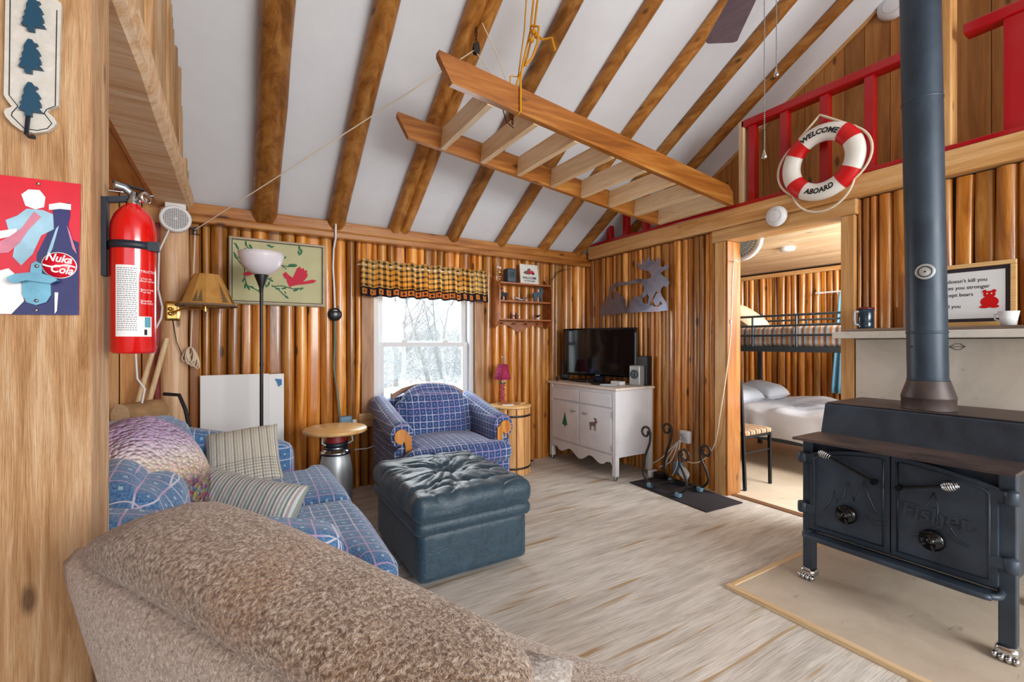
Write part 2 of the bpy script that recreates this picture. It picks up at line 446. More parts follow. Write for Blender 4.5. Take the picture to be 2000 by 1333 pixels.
def tweed():
    t = NT('brown_tweed'); n1 = t.noise(t.coord((1,1,1)), 165, 3, .7, .5); n2 = t.noise(t.coord(), 3.0, 3)
    n3 = t.noise(t.coord(loc=(5,2,1)), 190, 2, .6, .4)
    a = t.ramp(n1, [(.28, S(52,40,36)), (.42, S(112,92,78)), (.52, S(160,142,124)), (.66, S(206,196,182))])
    b = t.ramp(n3, [(.34, S(92,52,28)), (.5, S(160,104,54)), (.66, S(208,164,110))])
    c = t.mix(t.ramp(n2, [(.42, (.12,)*3), (.66, (.75,)*3)]), a, b)
    t.set('Base Color', c); t.set('Roughness', .95); t.set('Sheen Weight', .5); t.set('Sheen Roughness', .4); t.set('Specular IOR Level', .15)
    t.bump(n1, 1.0, .006); return t.m
M['tweed'] = tweed()
def tweed2():
    t = NT('light_tweed'); n1 = t.noise(t.coord((1,1,1)), 150, 3, .7, 1.0)
    t.set('Base Color', t.ramp(n1, [(.3, S(124,108,98)), (.5, S(184,168,154)), (.66, S(222,214,204))])); t.set('Roughness', .95); t.set('Sheen Weight', .4); t.set('Specular IOR Level', .15)
    t.bump(n1, .8, .004); return t.m
M['tweed2'] = tweed2()
M['bunkmetal'] = plain('bunk_metal', S(74,84,92), .4, .4)
M['iron2'] = plain('black_chair_metal', S(40,42,46), .4, .5)
def leather():
    t = NT('dark_teal_leather'); n1 = t.noise(t.coord(), 22, 5, .6, 1.5); n2 = t.n('ShaderNodeTexVoronoi', {'Vector': t.coord(), 'Scale': 260.0})
    t.set('Base Color', t.ramp(n1, [(.3, S(24,50,66)), (.7, S(38,72,90))])); t.set('Roughness', .47); t.set('Specular IOR Level', .6); t.set('Sheen Weight', .15)
    t.bump(t.math('ADD', t.math('MULTIPLY', n1, 1.0), t.math('MULTIPLY', (n2, 0), .05)), .35, .012); return t.m
M['leather'] = leather()
def crochet():
    t = NT('crochet_yarn'); tc = t.n('ShaderNodeTexCoord'); sp = t.n('ShaderNodeSeparateXYZ', {0: (tc, 'Generated')})
    vo = t.n('ShaderNodeTexVoronoi', {'Vector': t.coord((1,1,1.6)), 'Scale': 50.0})
    w = t.math('ADD', t.math('MULTIPLY', (sp, 2), 1.0), t.math('MULTIPLY', (sp, 1), .35))
    c = t.ramp(w, [(.0, S(90,50,60)), (.5, S(128,84,84)), (.60, S(226,200,180)), (.74, S(236,222,216)), (.88, S(216,200,224)), (1.0, S(190,166,208))])
    r = t.n('ShaderNodeHueSaturation', {'Saturation': 1.1, 'Value': .8, 'Color': (vo, 'Color')})
    f = t.ramp(w, [(.42, (.38,)*3), (.6, (.14,)*3), (.8, (.07,)*3)])
    t.set('Base Color', t.mix(f, c, r)); t.set('Roughness', .95)
    t.bump(t.math('SUBTRACT', 1.0, (vo, 'Distance')), 1.0, .018); return t.m
M['crochet'] = crochet()
def stripes(name, cols, scale, axis=0, cross=True):
    t = NT(name); tc = t.n('ShaderNodeTexCoord'); sp = t.n('ShaderNodeSeparateXYZ', {0: (tc, 'UV')})
    f = t.math('FRACT', t.math('MULTIPLY', (sp, axis), scale))
    n = len(cols); c = t.ramp(f, [(i/n, q) for i, q in enumerate(cols)], 'CONSTANT')
    if cross:
        g = t.math('GREATER_THAN', t.math('FRACT', t.math('MULTIPLY', (sp, 1-axis), scale*2.5)), .72)
        blk = t.math('LESS_THAN', (sp, 1-axis), .38)
        c = t.mix(t.math('MULTIPLY', t.math('MULTIPLY', g, blk), .55), c, S(92,90,96))
    nz = t.noise(t.coord((3,3,3)), 40, 3); t.set('Base Color', t.mix(.25, c, t.ramp(nz, [(.3, (.6,.6,.6)), (.6, (1,1,1))]), 'MULTIPLY'))
    t.set('Roughness', .9); t.bump(t.noise(t.coord((1,1,1)), 26, 3, .6, 1.0), .5, .01); return t.m
M['pil1'] = stripes('plaid_pillow_fabric', [S(206,204,190), S(190,188,172), S(214,212,202), S(150,140,140), S(204,202,188), S(176,178,160)], 9)
M['pil2'] = stripes('striped_pillow_fabric', [S(190,200,202), S(120,128,130), S(206,208,200), S(164,150,158), S(196,204,204), S(142,152,140)], 11, 0, False)
M['bunkcover'] = stripes('bunk_cover', [S(210,150,100), S(180,196,206), S(150,110,90), S(212,214,216)], 22, 0, False)
M['chairseat'] = stripes('chair_seat_stripe', [S(168,126,92), S(216,190,160), S(84,62,54), S(196,160,124)], 5, 0, False)
def shade_m():
    t = NT('parchment_shade'); n1 = t.noise(t.coord(), 14, 4)
    c = t.ramp(n1, [(.3, S(206,150,72)), (.7, S(226,176,98))])
    t.set('Base Color', c); t.set('Roughness', .7)
    tr = t.n('ShaderNodeBsdfTranslucent', {0: c}); mx = t.n('ShaderNodeMixShader', {0: .3, 1: t.b, 2: tr}); t.t.links.new(mx.outputs[0], t.t.nodes['Material Output'].inputs[0]); return t.m
M['shade'] = shade_m()
def steelart():
    t = NT('blued_steel'); n1 = t.noise(t.coord(), 3.5, 4, .6, .8)
    t.set('Base Color', t.ramp(n1, [(.3, S(96,96,112)), (.5, S(150,160,184)), (.7, S(168,146,150))])); t.set('Metallic', .85); t.set('Roughness', .38); return t.m
M['steelart'] = steelart()
def cabm():
    t = NT('worn_white_paint'); n1 = t.noise(t.coord(), 4, 5); n2 = t.noise(t.coord((1,1,1), loc=(4,4,4)), 16, 5, .7)
    c = t.ramp(n1, [(.3, S(206,206,212)), (.7, S(224,224,226))]); c = t.mix(t.ramp(n2, [(.73, (0,0,0)), (.77, (1,1,1))]), c, S(150,128,112))
    t.set('Base Color', c); t.set('Roughness', .42); return t.m
M['cab'] = cabm()
def matm():
    t = NT('ribbed_black_mat'); tc = t.coord((1,1,1)); w = t.n('ShaderNodeTexWave', {'Vector': tc, 'Scale': 30.0}, bands_direction='Y')
    t.set('Base Color', t.ramp(w, [(.3, S(24,20,26)), (.7, S(50,42,50))])); t.set('Roughness', .85); t.bump(w, .6, .005); return t.m
M['mat'] = matm()
def quilt():
    t = NT('magenta_shade_fabric'); w = t.n('ShaderNodeTexChecker', {'Vector': t.coord(rot=(.78,.0,.78)), 'Scale': 55.0, 'Color1': S(170,34,84), 'Color2': S(120,24,60)})
    t.set('Base Color', w); t.set('Roughness', .8); return t.m
M['quilt'] = quilt()

# ================================================================ THE SETTING
WY, WX, CZ, SL = 3.92, 3.34, 2.17, 0.60          # back wall, right wall, ceiling height at the eave, roof slope
def ceil_z(y): return CZ + SL*(3.9 - y)

def logwall(mb, P, a0, a1, z0f, z1f, skip=None, wmin=.045, wmax=.105, seed=1, step=.14, depth=.045):
    rn = random.Random(seed); a = a0
    while a < a1 - .01:
        w = min(rn.uniform(wmin, wmax), a1 - a); c = a + w/2; a += w
        segs = [(z0f(c), z1f(c))]
        if skip:
            r = skip(c)
            if r is not None: segs = r
        flat = rn.random() < .18; dep = depth*(w/.08)**.6*rn.uniform(.75, 1.1)
        if flat: dep = .02
        mb.cur = rn.uniform(.01, 1); sd = rn.uniform(0, 99); lean = rn.uniform(-.006, .006)
        for (z0, z1) in segs:
            if z1 - z0 < .02: continue
            n = max(2, int((z1-z0)/step)); K = 8; vs = []
            for i in range(n+1):
                z = z0 + (z1-z0)*i/n
                ww = w*(.98 + .09*noise.noise(Vector((sd, z*1.6, 0)))); cc = c + lean*(z-1)/1.0 + .006*noise.noise(Vector((sd, 5, z*1.3)))
                dd = dep*(1 + .16*noise.noise(Vector((sd, z*2.1, 9))))
                for k in range(K+1):
                    t = pi*k/K
                    if flat: q = (-1+2*k/K); o = dd*(1-abs(q)**8)
                    else: q = -cos(t); o = dd*sin(t)
                    vs.append(P(cc + q*ww/2, z, o))
            fs = [(i*(K+1)+k, i*(K+1)+k+1, (i+1)*(K+1)+k+1, (i+1)*(K+1)+k) for i in range(n) for k in range(K)]
            mb.add(vs, fs, True)
            mb.add(vs[:K+1], [tuple(range(K+1))]); mb.add(vs[-K-1:], [tuple(reversed(range(K+1)))])
    mb.cur = 0
def hsplit(lo, hi, blk):
    pass

# floor and ceiling
m = MB(); m.box((-3.2, -4.2, -.08), (WX, 4.05, 0)); struct(m.build('floor', M['floor']))
m = MB(); m.box((WX, .3, -.08), (6.1, 4.05, -.002)); struct(m.build('floor', M['bedfloor']))
m = MB(); m.box((WX-.01, 1.39, 0), (WX+.05, 2.18, .006)); struct(m.build('trim_1', plain('threshold_strip', S(120,84,58), .5)))
m = MB(); RZ = ceil_z(0)
for x0, x1 in ((-.46, 4.25),):
    yb = 4.05
    m.prism([(x0, yb, ceil_z(yb)), (x0, 0, RZ), (x0, -4.0, ceil_z(4.0)), (x0, -4.0, ceil_z(4.0)+.1), (x0, 0, RZ+.12), (x0, yb, ceil_z(yb)+.1)], (x1-x0, 0, 0))
struct(m.build('ceiling', M['ceil']))

# back wall: solid backing with the window opening, half-log slabs in front
WIN = (1.0, 1.95, .615, 1.78)
m = MB()
m.box((-1.9, WY+.005, 0), (WIN[0], WY+.12, 2.2)); m.box((WIN[1], WY+.005, 0), (WX+.1, WY+.12, 2.2))
m.box((WIN[0], WY+.005, 0), (WIN[1], WY+.12, WIN[2])); m.box((WIN[0], WY+.005, WIN[3]), (WIN[1], WY+.12, 2.2))
bw = m.build('wall_back', M['dark']); struct(bw)
m = MB()
PB = lambda a, z, o: Vector((a, WY-o, z))
KW = dict(wmin=.05, wmax=.115, depth=.052)
logwall(m, PB, -.27, .897, lambda c: 0.0, lambda c: 2.03, None, seed=3, **KW)
logwall(m, PB, .897, 2.046, lambda c: 0.0, lambda c: .51, None, seed=4, **KW)
logwall(m, PB, .897, 2.046, lambda c: 1.79, lambda c: 2.03, None, seed=5, **KW)
logwall(m, PB, 2.046, WX-.01, lambda c: 0.0, lambda c: 2.03, None, seed=6, **KW)
m.build('log_slabs', M['log_z'], bw, world=True)
# right wall
m = MB(); m.box((WX+.005, 2.18, 0), (WX+.1, WY+.1, 2.2)); m.box((WX+.005, -2.6, 0), (WX+.1, 1.386, 2.2)); m.box((WX+.005, 1.386, 2.006), (WX+.1, 2.18, 2.2))
rw = m.build('wall_right', M['dark']); struct(rw)
m = MB()
logwall(m, lambda a, z, o: Vector((WX-o, a, z)), 2.285, WY-.03, lambda c: 0.0, lambda c: 2.09, None, seed=11, wmin=.04, wmax=.085)
logwall(m, lambda a, z, o: Vector((WX-o, a, z)), -2.5, 1.315, lambda c: 1.23, lambda c: 2.09, None, seed=15, wmin=.04, wmax=.095)
m.build('log_slabs', M['log_z'], rw, world=True)
# left wall: log slabs over the beam up to the ceiling
m = MB(); m.prism([(-.34, WY+.1, 2.2), (-.34, WY+.1, ceil_z(WY)+.04), (-.34, 0, RZ), (-.34, -4, ceil_z(4.0)), (-.34, -4, 2.2)], (.045, 0, 0))
lw = m.build('wall_left', M['dark']); struct(lw)
m = MB(); logwall(m, lambda a, z, o: Vector((-.30+o, a, z)), -1.0, WY-.02, lambda c: 2.195, lambda c: ceil_z(abs(c)), None, seed=21, wmin=.05, wmax=.11, step=.3)
m.build('log_slabs', wood('faded_log_wood', S(130,90,50), S(186,146,100), S(216,190,160), 'z', .5, 1, .06, .25, .3), lw, world=True)
# kitchen-side wall of boards beyond the beam
m = MB(); x = -1.9; rn = random.Random(4)
while x < -.33:
    w = rn.uniform(.10, .15); m.cur = rn.uniform(.05, 1); m.box((x+.003, WY-.015, 0), (min(x+w, -.33)-.003, WY+.003, 2.19)); x += w
m.cur = 0; struct(m.build('wall_kitchen', wood('kitchen_board_wood', S(186,118,56), S(216,158,92), S(232,186,130), 'z', .5, .8, .07, .2, .1), bevel=.004))
m = MB(); m.box((-1.95, -1, 0), (-1.9, 4.0, 2.2)); struct(m.build('wall_far_left', M['board']))
m = MB(); x = -1.9
while x < -.45:
    m.cur = rn.uniform(.05, 1); m.box((x+.002, -1.5, 2.2), (min(x+.14, -.44)-.002, WY, 2.225)); x += .14
m.cur = 0; struct(m.build('ceiling', wood('kitchen_ceiling_board', S(176,108,50), S(214,150,84), S(232,180,120), 'y', .5, .8, .06, .2, .1), bevel=.003))
# top plates of the back wall
def beamobj(name, lo, hi, mat, bev=.012):
    m = MB(); m.cur = random.uniform(.1, .9); m.box(lo, hi); return struct(m.build(name, mat, bevel=bev))
beamobj('trim_2', (-.29, WY-.10, 2.082), (WX+.02, WY, 2.17), M['beam_x'])
beamobj('trim_3', (-.29, WY-.13, 2.028), (WX-.02, WY-.002, 2.080), M['beam_x'])
# header of the right wall and loft edge
beamobj('trim_4', (WX-.075, 2.262-3.9, 2.10), (WX+.02, WY-.13, 2.235), M['pine_y'])
beamobj('trim_5', (WX-.06, 1.30, 2.002), (WX+.112, 2.30, 2.098), M['pine_y'], .006)
m = MB(); m.box((WX-.062, -1.6, 2.236), (WX+.1, WY-.14, 2.262)); struct(m.build('trim_6', M['red'], bevel=.003))
# doorway: casings and jambs
def casing(name, lo, hi, mat): 
    m = MB(); m.cur = random.uniform(.1, .9); m.box(lo, hi); return struct(m.build(name, mat, bevel=.004))
casing('trim_7', (WX-.055, 2.185, 0), (WX+.005, 2.275, 2.0), M['pine_z'])
casing('trim_8', (WX-.05, 2.165, 0), (WX+.12, 2.184, 2.0), M['beam_z'])
casing('trim_9', (WX-.055, 1.312, 0), (WX+.11, 1.386, 2.0), M['pine_z'])
# left beam and corner post
m = MB(); n = 16; vs = []
rn = random.Random(9)
for i in range(n+1):
    y = -1.2 + (WY-.06+1.2)*i/n
    j = lambda k: .010*noise.noise(Vector((k*3.1, y*2.2, 4)))
    vs += [(-.44+j(1), y, 2.117+j(2)), (-.275+j(3), y, 2.115+j(4)), (-.255+j(5)*.4, y, 2.135), (-.245, y, 2.198), (-.44, y, 2.198)]
K = 5; fs = [(i*K+k, i*K+(k+1) % K, (i+1)*K+(k+1) % K, (i+1)*K+k) for i in range(n) for k in range(K)]
m.add(vs, fs); m.add(vs[:K], [tuple(range(K))]); m.add(vs[-K:], [tuple(reversed(range(K)))])
struct(m.build('trim_10', wood('pale_peeled_beam', S(196,140,96), S(232,196,154), S(246,226,200), 'x', .7, 1.2, .05, 0, .5, knotcol=S(70,50,40))))
m = MB(); m.tube([(-.352, WY-.10, z*.14) for z in range(0, 16)], .078, 20, jitter=.09, seed=3)
cp = tag(m.build('log_corner_post', wood('peeled_post_wood', S(186,134,92), S(222,182,142), S(240,212,184), 'z', .55, .7, .055, 0, .2)), 'pale peeled round log post in the left corner carrying the brass wall lamp', 'post')
m = MB(); m.box((-.272, WY-.085, 0), (-.215, WY-.02, 2.03)); struct(m.build('trim_11', M['beam_z'], bevel=.01))
m = MB(); m.box((-.455, WY-.12, .78), (-.415, WY-.04, 2.0)); struct(m.build('trim_12', plain('dull_red_edge', S(150,56,58), .6, var=.15), bevel=.004))

# foreground post
m = MB(); n = 20
m.box((-.44, 1.296, 0), (-.262, 1.459, 2.112))
fp = tag(m.build('timber_post', M['post'], bevel=.006), 'thick rough-sawn timber post in the left foreground with signs screwed to it', 'post')

# rafters
labels = ['thickest round log rafter, nearest the left wall', 'round log rafter, second from the left wall', 'doubled log rafter, third from the left wall, where the pulley hangs',
 'round log rafter, fourth from the left wall, behind the yellow rope', 'round log rafter, fifth from the left wall', 'round log rafter, sixth from the left wall', 'round log rafter at the corner over the television, seventh from the left wall', 'slim log rafter over the loft edge, eighth from the left wall', 'last slim log rafter over the loft, beside the gable boards']
RAD = [.082, .066, .05, .056, .052, .05, .05, .048, .045]
for i, lb in enumerate(labels[:8]):
    x = .184 + (.505 if i < 6 else .497 if i < 7 else .49)*i; r = RAD[i]
    def path(xo, rr): return [(x+xo+.008*noise.noise(Vector((i*3, q*.5, xo*9))), y, ceil_z(y) - rr*.62) for q, y in ((q, 3.88 - 3.83*q/14) for q in range(15))]
    m = MB(); m.cur = (i*.37) % 1 * .9 + .05
    if i == 2:
        m.tube(path(-.035, .052), .05, 14, jitter=.1, seed=i); m.cur = .8; m.tube(path(.05, .05), .046, 14, jitter=.1, seed=i+30)
    else: m.tube(path(0, r), [r*(1.04-.012*q) for q in range(15)], 16, jitter=.08, seed=i)
    tag(m.build('log_rafter', M['rafter']), lb, 'rafter')

# loft gable wall
GX = 4.02
m = MB(); y = -3.9; rn = random.Random(5)
while y < 3.85:
    w = rn.uniform(.13, .2); m.cur = rn.uniform(.03, 1); y1 = min(y+w, 3.88)-.004
    m.prism([(GX, y, 2.25), (GX, y1, 2.25), (GX, y1, ceil_z(abs(y1))+.02), (GX, y, ceil_z(abs(y))+.02)], (.03, 0, 0)); y += w
m.cur = 0; struct(m.build('wall_gable', M['board'], bevel=.004))
m = MB(); m.prism([(GX+.032, -3.95, 2.25), (GX+.032, 3.9, 2.25), (GX+.032, 3.9, ceil_z(3.9)+.02), (GX+.032, 0, RZ), (GX+.032, -3.95, ceil_z(3.95)+.02)], (.03, 0, 0)); struct(m.build('wall_gable_backing', M['dark']))
m = MB(); m.bar((GX-.012, 3.88, ceil_z(3.88)-.012), (GX-.012, .02, RZ-.012), .02, .03); struct(m.build('trim_13', M['pine_y']))
m = MB(); m.box((WX-.02, -4, 2.2), (GX+.05, 4.0, 2.237)); struct(m.build('floor', M['pine_y']))

# ---------------------------------------------------------------- bedroom shell
BX, BC = 6.0, 2.13
m = MB(); m.box((BX+.045, .3, 0), (BX+.1, 1.5, 2.2)); m.box((BX+.045, 2.42, 0), (BX+.1, 4.05, 2.2)); m.box((BX+.045, 1.5, 0), (BX+.1, 2.42, .85)); m.box((BX+.045, 1.5, 1.8), (BX+.1, 2.42, 2.2)); bwall = struct(m.build('wall_bedroom', M['dark']))
m = MB(); logwall(m, lambda a, z, o: Vector((BX+.04-o, a, z)), .4, WY, lambda c: 0.0, lambda c: 2.06, lambda c: [(0, .84), (1.81, 2.06)] if 1.47 < c < 2.45 else None, seed=31, wmin=.06, wmax=.11)
m.build('log_slabs', M['log_z'], bwall, world=True)
m = MB(); m.box((WX+.1, WY, 0), (BX+.1, WY+.1, 2.2)); struct(m.build('wall_bedroom_back', M['board']))
m = MB(); x = WX+.1; rn = random.Random(8)
while x < BX:
    m.cur = rn.uniform(.05, 1); m.box((x+.002, .3, BC), (x+.138, WY, BC+.02)); x += .14
m.cur = 0; struct(m.build('ceiling', M['pale_y']))
m = MB(); m.box((WX, .3, BC+.021), (BX+.1, WY+.1, 2.19)); struct(m.build('ceiling', M['dark']))
beamobj('trim_14', (BX-.04, .4, 2.05), (BX+.03, WY, 2.10), M['pine_y'], .004)

# ---------------------------------------------------------------- window
m = MB(); x0, x1, z0, z1 = WIN; ya, yb = WY-.005, WY+.11
m.box((x0, ya, z0), (x0+.045, yb, z1)); m.box((x1-.045, ya, z0), (x1, yb, z1)); m.box((x0, ya, z1-.045), (x1, yb, z1)); m.box((x0, ya-.02, z0), (x1, yb, z0+.045))
wn = struct(m.build('window_1', M['vinyl'], bevel=.004))
def sash(zlo, zhi, yy, nm):
    m = MB(); a, b = x0+.046, x1-.046; w = .055
    m.box((a, yy, zlo), (a+w, yy+.03, zhi)); m.box((b-w, yy, zlo), (b, yy+.03, zhi)); m.box((a+w, yy, zlo), (b-w, yy+.03, zlo+.045)); m.box((a+w, yy, zhi-.04), (b-w, yy+.03, zhi))
    sa = m.build('sash', M['vinyl'], wn, bevel=.003, world=True)
    m = MB(); m.box((a+w, yy+.012, zlo+.045), (b-w, yy+.016, zhi-.04)); m.build('pane', M['glass'], sa, world=True)
sash(z0+.046, 1.205, WY+.025, 'lower'); sash(1.17, z1-.046, WY+.065, 'upper')
for xx in (1.28, 1.67):
    m = MB(); m.box((xx-.025, WY+.02, 1.205), (xx+.025, WY+.05, 1.222)); m.sphere((xx, WY+.035, 1.225), .012); m.build('sash_lock', M['vinyl'], wn, world=True)
casing('trim_15', (.896, WY-.045, .50), (.998, WY+.004, 1.79), M['trimwood'])
casing('trim_16', (1.952, WY-.045, .50), (2.045, WY+.004, 1.79), M['trimwood'])
casing('trim_17', (.87, WY-.06, .50), (2.06, WY+.004, .612), M['pine_x'])

# ---------------------------------------------------------------- outside
m = MB(); nx, ny = 24, 40; vs = []
for j in range(ny+1):
    y = 4.3 + 60*(j/ny)**1.6
    for i in range(nx+1):
        x = -20 + 60*i/nx; vs.append((x, y, -.45 + .25*noise.noise(Vector((x*.15, y*.15, 1))) + .02*max(0, y-14)))
m.add(vs, [(j*(nx+1)+i, j*(nx+1)+i+1, (j+1)*(nx+1)+i+1, (j+1)*(nx+1)+i) for j in range(ny) for i in range(nx)], True)
sn = struct(m.build('ground', M['snow']))
def twig(m, p, d, L, r, lv, rn):
    n = 4; path = [p]; q = p.copy(); dd = d.copy()
    for i in range(n):
        dd = (dd + Vector((rn.uniform(-.16,.16), rn.uniform(-.16,.16), rn.uniform(-.05,.12)))).normalized(); q = q + dd*L/n; path.append(q.copy())
    m.tube(path, [r*(1-.2*i) for i in range(n+1)], 5, cap=False)
    if lv > 0:
        for k in range(5 if lv > 1 else 4):
            t = rn.randint(1, n); a = rn.uniform(0, 6.28)
            nd = (dd*.5 + Vector((cos(a), sin(a), rn.uniform(.1, .9)))*.8).normalized()
            twig(m, path[t], nd, L*rn.uniform(.35, .6), r*.45, lv-1, rn)
rn = random.Random(12)
spots = [(3.6, 11.2), (6.6, 15.5), (9.6, 21.5)]
tl = ['pale bare tree seen at the left of the upper window pane', 'leaning bare tree in the middle of the upper window pane', 'bare tree standing deeper in the wood, right of the window middle']
for i, (x, y) in enumerate(spots):
    m = MB(); twig(m, Vector((x, y, -.5)), Vector((rn.uniform(-.1,.1), 0, 1)).normalized(), 5.5, .075, 3, rn)
    tag(m.build('bare_tree', plain('pale_birch_bark', S(214,212,208), .8, var=.12)), tl[i], 'tree')
m = MB()
for x, y in [(5.2, 17.0), (6.9, 18), (6.2, 20), (7.9, 19), (8.8, 21.5), (4.6, 20.5), (7.2, 23), (9.9, 24), (5.9, 25), (8.2, 27), (10.5, 22), (5.6, 22)]:
    twig(m, Vector((x, y, -.5)), Vector((rn.uniform(-.12,.12), 0, 1)).normalized(), rn.uniform(4, 6), rn.uniform(.06, .1), 3, rn)
tag(m.build('bare_woodland', M['bark']), 'grey tangle of bare branches in the wood behind the snow field', 'trees', kind='stuff')
m = MB(); vs = []
for k in range(5200):
    y = rn.uniform(15, 24); x = y*rn.uniform(.2, .52); zt = rn.uniform(-.4, 1.7 + .8*noise.noise(Vector((x*.6, 1, 1)))); L = rn.uniform(.2, .6); a = rn.uniform(0, 6.28)
    p = Vector((x, y, zt)); d = Vector((cos(a)*.8, sin(a)*.5, rn.uniform(-.3, 1))).normalized()*L; r = rn.uniform(.006, .02)
    o = Vector((r, 0, 0)); o2 = Vector((0, 0, r)); b = len(vs); q = p + d; vs += [p-o, p+o, p+o2, q-o*.3, q+o*.3, q+o2*.3]
m.add(vs, [f for b in range(0, len(vs), 6) for f in ((b,b+1,b+4,b+3),(b+1,b+2,b+5,b+4),(b+2,b,b+3,b+5))])
tag(m.build('frosty_thicket', plain('frosty_twigs', S(186,186,184), .9, var=.25)), 'thicket of frosty brush at the edge of the snow field outside', 'bushes', kind='stuff')
# ================================================================ LOFT: ladder, railing, ropes
def crop(ox, oy, k): return lambda cx, cy: (ox + cx/k, oy + cy/k)
RZM = lambda a: Matrix.Rotation(a, 3, 'Z')
RXM = lambda a: Matrix.Rotation(a, 3, 'X')
RYM = lambda a: Matrix.Rotation(a, 3, 'Y')
lad = root('loft_ladder', 'wide pine loft ladder hinged at the loft edge and hoisted level by ropes', 'ladder', (3.26, 2.46, 2.25))
def lz(x): return 2.245 + .1025*(3.34 - x)
for k, y in enumerate((2.117, 2.81)):
    m = MB(); m.cur = .3+.3*k; xl = .875 if k == 0 else .885
    m.prism([(xl+.05, y-.019, lz(xl)), (3.262, y-.019, lz(3.262)), (3.255, y-.019, lz(3.24)+.10), (3.20, y-.019, lz(3.2)+.14), (xl-.02, y-.019, lz(xl)+.145), (xl-.02, y-.019, lz(xl)+.12)], (0, .038, 0))
    m.build('side_rail', M['beam_x'], lad, bevel=.003, world=True)
for k in range(8):
    x = 1.17 + .295*k; m = MB(); m.cur = (k*.31) % .9+.05
    m.box((x-.018, 2.137, lz(x)), (x+.018, 2.79, lz(x)+.138), rot=RYM(.1)); m.build('tread', M['pale_y'], lad, bevel=.003, world=True)

rail = root('loft_railing', 'red painted railing of square balusters behind the life ring', 'railing', (WX, 1.5, 2.262))
m = MB(); m.box((WX-.045, .945, 2.835), (WX+.045, 2.06, 2.89)); m.build('top_rail', M['red'], rail, bevel=.006, world=True)
for px in (1468.5, 1531.5, 1610, 1698):
    y = PX(px, 300, WX-.02).y; m = MB(); m.box((WX-.03, y-.026, 2.262), (WX+.03, y+.026, 2.836)); m.build('baluster', M['red'], rail, bevel=.004, world=True)
y = PX(1451, 300, WX-.02).y; m = MB(); m.box((WX-.045, y-.019, 2.263), (WX+.045, y+.019, 2.89)); lab(m.build('end_stud', M['pale_z'], rail, bevel=.003, world=True), 'unpainted pale end stud')
rail2 = root('loft_railing', 'red painted railing at the right edge beyond the bare loft stud', 'railing', (WX, .3, 2.262))
m = MB(); m.box((WX-.045, -.5, 2.835), (WX+.045, .82, 2.89)); m.build('top_rail', M['red'], rail2, bevel=.006, world=True)
for y in (.635, .3, -.05, -.4):
    m = MB(); m.box((WX-.03, y-.04, 2.262), (WX+.03, y+.04, 2.836)); m.build('baluster', M['red'], rail2, bevel=.004, world=True)
rail3 = root('loft_railing', 'short red balusters in the corner beyond the hoisted ladder', 'railing', (WX, 3.4, 2.262))
for px in (1192, 1224, 1262):
    y = PX(px, 450, WX).y; m = MB(); m.box((WX-.03, y-.027, 2.262), (WX+.03, y+.027, ceil_z(y)+.02)); m.build('baluster', M['red'], rail3, bevel=.004, world=True)
m = MB(); m.cur = .4; m.box((WX-.05, .865, 2.263), (WX+.05, .945, ceil_z(.95)-.07))
tag(m.build('loft_stud', M['pine_z'], bevel=.005), 'unpainted knotty stud rising from the loft edge right of the stove pipe', 'post')

# hoist: cord, pulley, yellow rope
hook = Vector((-.235, 3.80, CAMH + (670-455)/889*3.17))
pul = Vector((1.19, 2.356, 2.90))
m = MB()
coilc = Vector((-.255, 3.735, CAMH - (700-670)/889*3.05))
m.tube([hook + Vector((0, 0, .01)), pul + Vector((-.01, 0, -.01))], .0035, 6)
m.tube([hook, hook.lerp(coilc + Vector((0,0,.08)), .5) + Vector((.0, -.0, 0)), coilc + Vector((0, 0, .08))], .0045, 6)
rn = random.Random(2)
for k in range(7):
    a = rn.uniform(-.7, .7); L = rn.uniform(.09, .15); pts = []
    for i in range(13):
        t = 2*pi*i/12; pts.append(coilc + Vector((sin(t)*.022 + a*.03*(1-cos(t)), -.012*k*.5-.01, .075 - L/2*(1-cos(t)))))
    m.tube(pts, .0042, 6, cap=False)
m.tube([pul + Vector((.0, 0, -.02)), Vector((1.33, 2.22, 2.60))], .003, 6)
m.tube([Vector((1.20, 2.30, 3.02)), Vector((1.31, 2.30, 2.85)), Vector((1.36, 2.24, 2.60))], .003, 6)
tag(m.build('hoist_cord', M['cream']), 'thin pale cord running from the wall cleat to the rafter pulley, spare length coiled below', 'cord')
pl = root('pulley', 'small dark pulley hanging on a chain from the doubled rafter', 'pulley', pul)
m = MB(); m.lathe([(.0001, -.008), (.022, -.008), (.016, 0), (.022, .008), (.0001, .008)], 20, (0, 0, 0), Matrix.Rotation(pi/2, 3, 'X')); m.build('wheel', M['iron'], pl)
m = MB(); m.prism([(-.014, -.013, -.03), (.014, -.013, -.03), (.02, -.013, .0), (.012, -.013, .035), (-.012, -.013, .035), (-.02, -.013, 0)], (0, .003, 0)); m.prism([(-.014, .01, -.03), (.014, .01, -.03), (.02, .01, .0), (.012, .01, .035), (-.012, .01, .035), (-.02, .01, 0)], (0, .003, 0)); m.build('cheek', M['iron'], pl)
m = MB()
for k in range(6):
    R = RZM(pi/2*(k % 2)); pts = [Vector((0, 0, .045+.022*k)) + R @ Vector((.007*sin(t*pi/5), 0, .014*cos(t*pi/5))) for t in range(10)]; m.tube(pts, .0025, 6, closed=True)
m.build('chain', M['iron'], pl)
m = MB(); h = hook
m.tube([h + Vector((-.03, .0, .02)), h + Vector((.0, -.012, 0)), h + Vector((-.025, -.01, -.02)), h + Vector((.03, -.01, -.025))], .004, 6); m.box(h + Vector((-.012, .0, -.012)), h + Vector((.012, .03, .03)))
tag(m.build('cleat', M['iron']), 'small metal cleat on the corner trim that holds the hoist cord', 'hook')
m = MB(); Y = 2.117
top = PT(1046, -40, 2.42)
base = Vector((1.325, Y, 2.47))
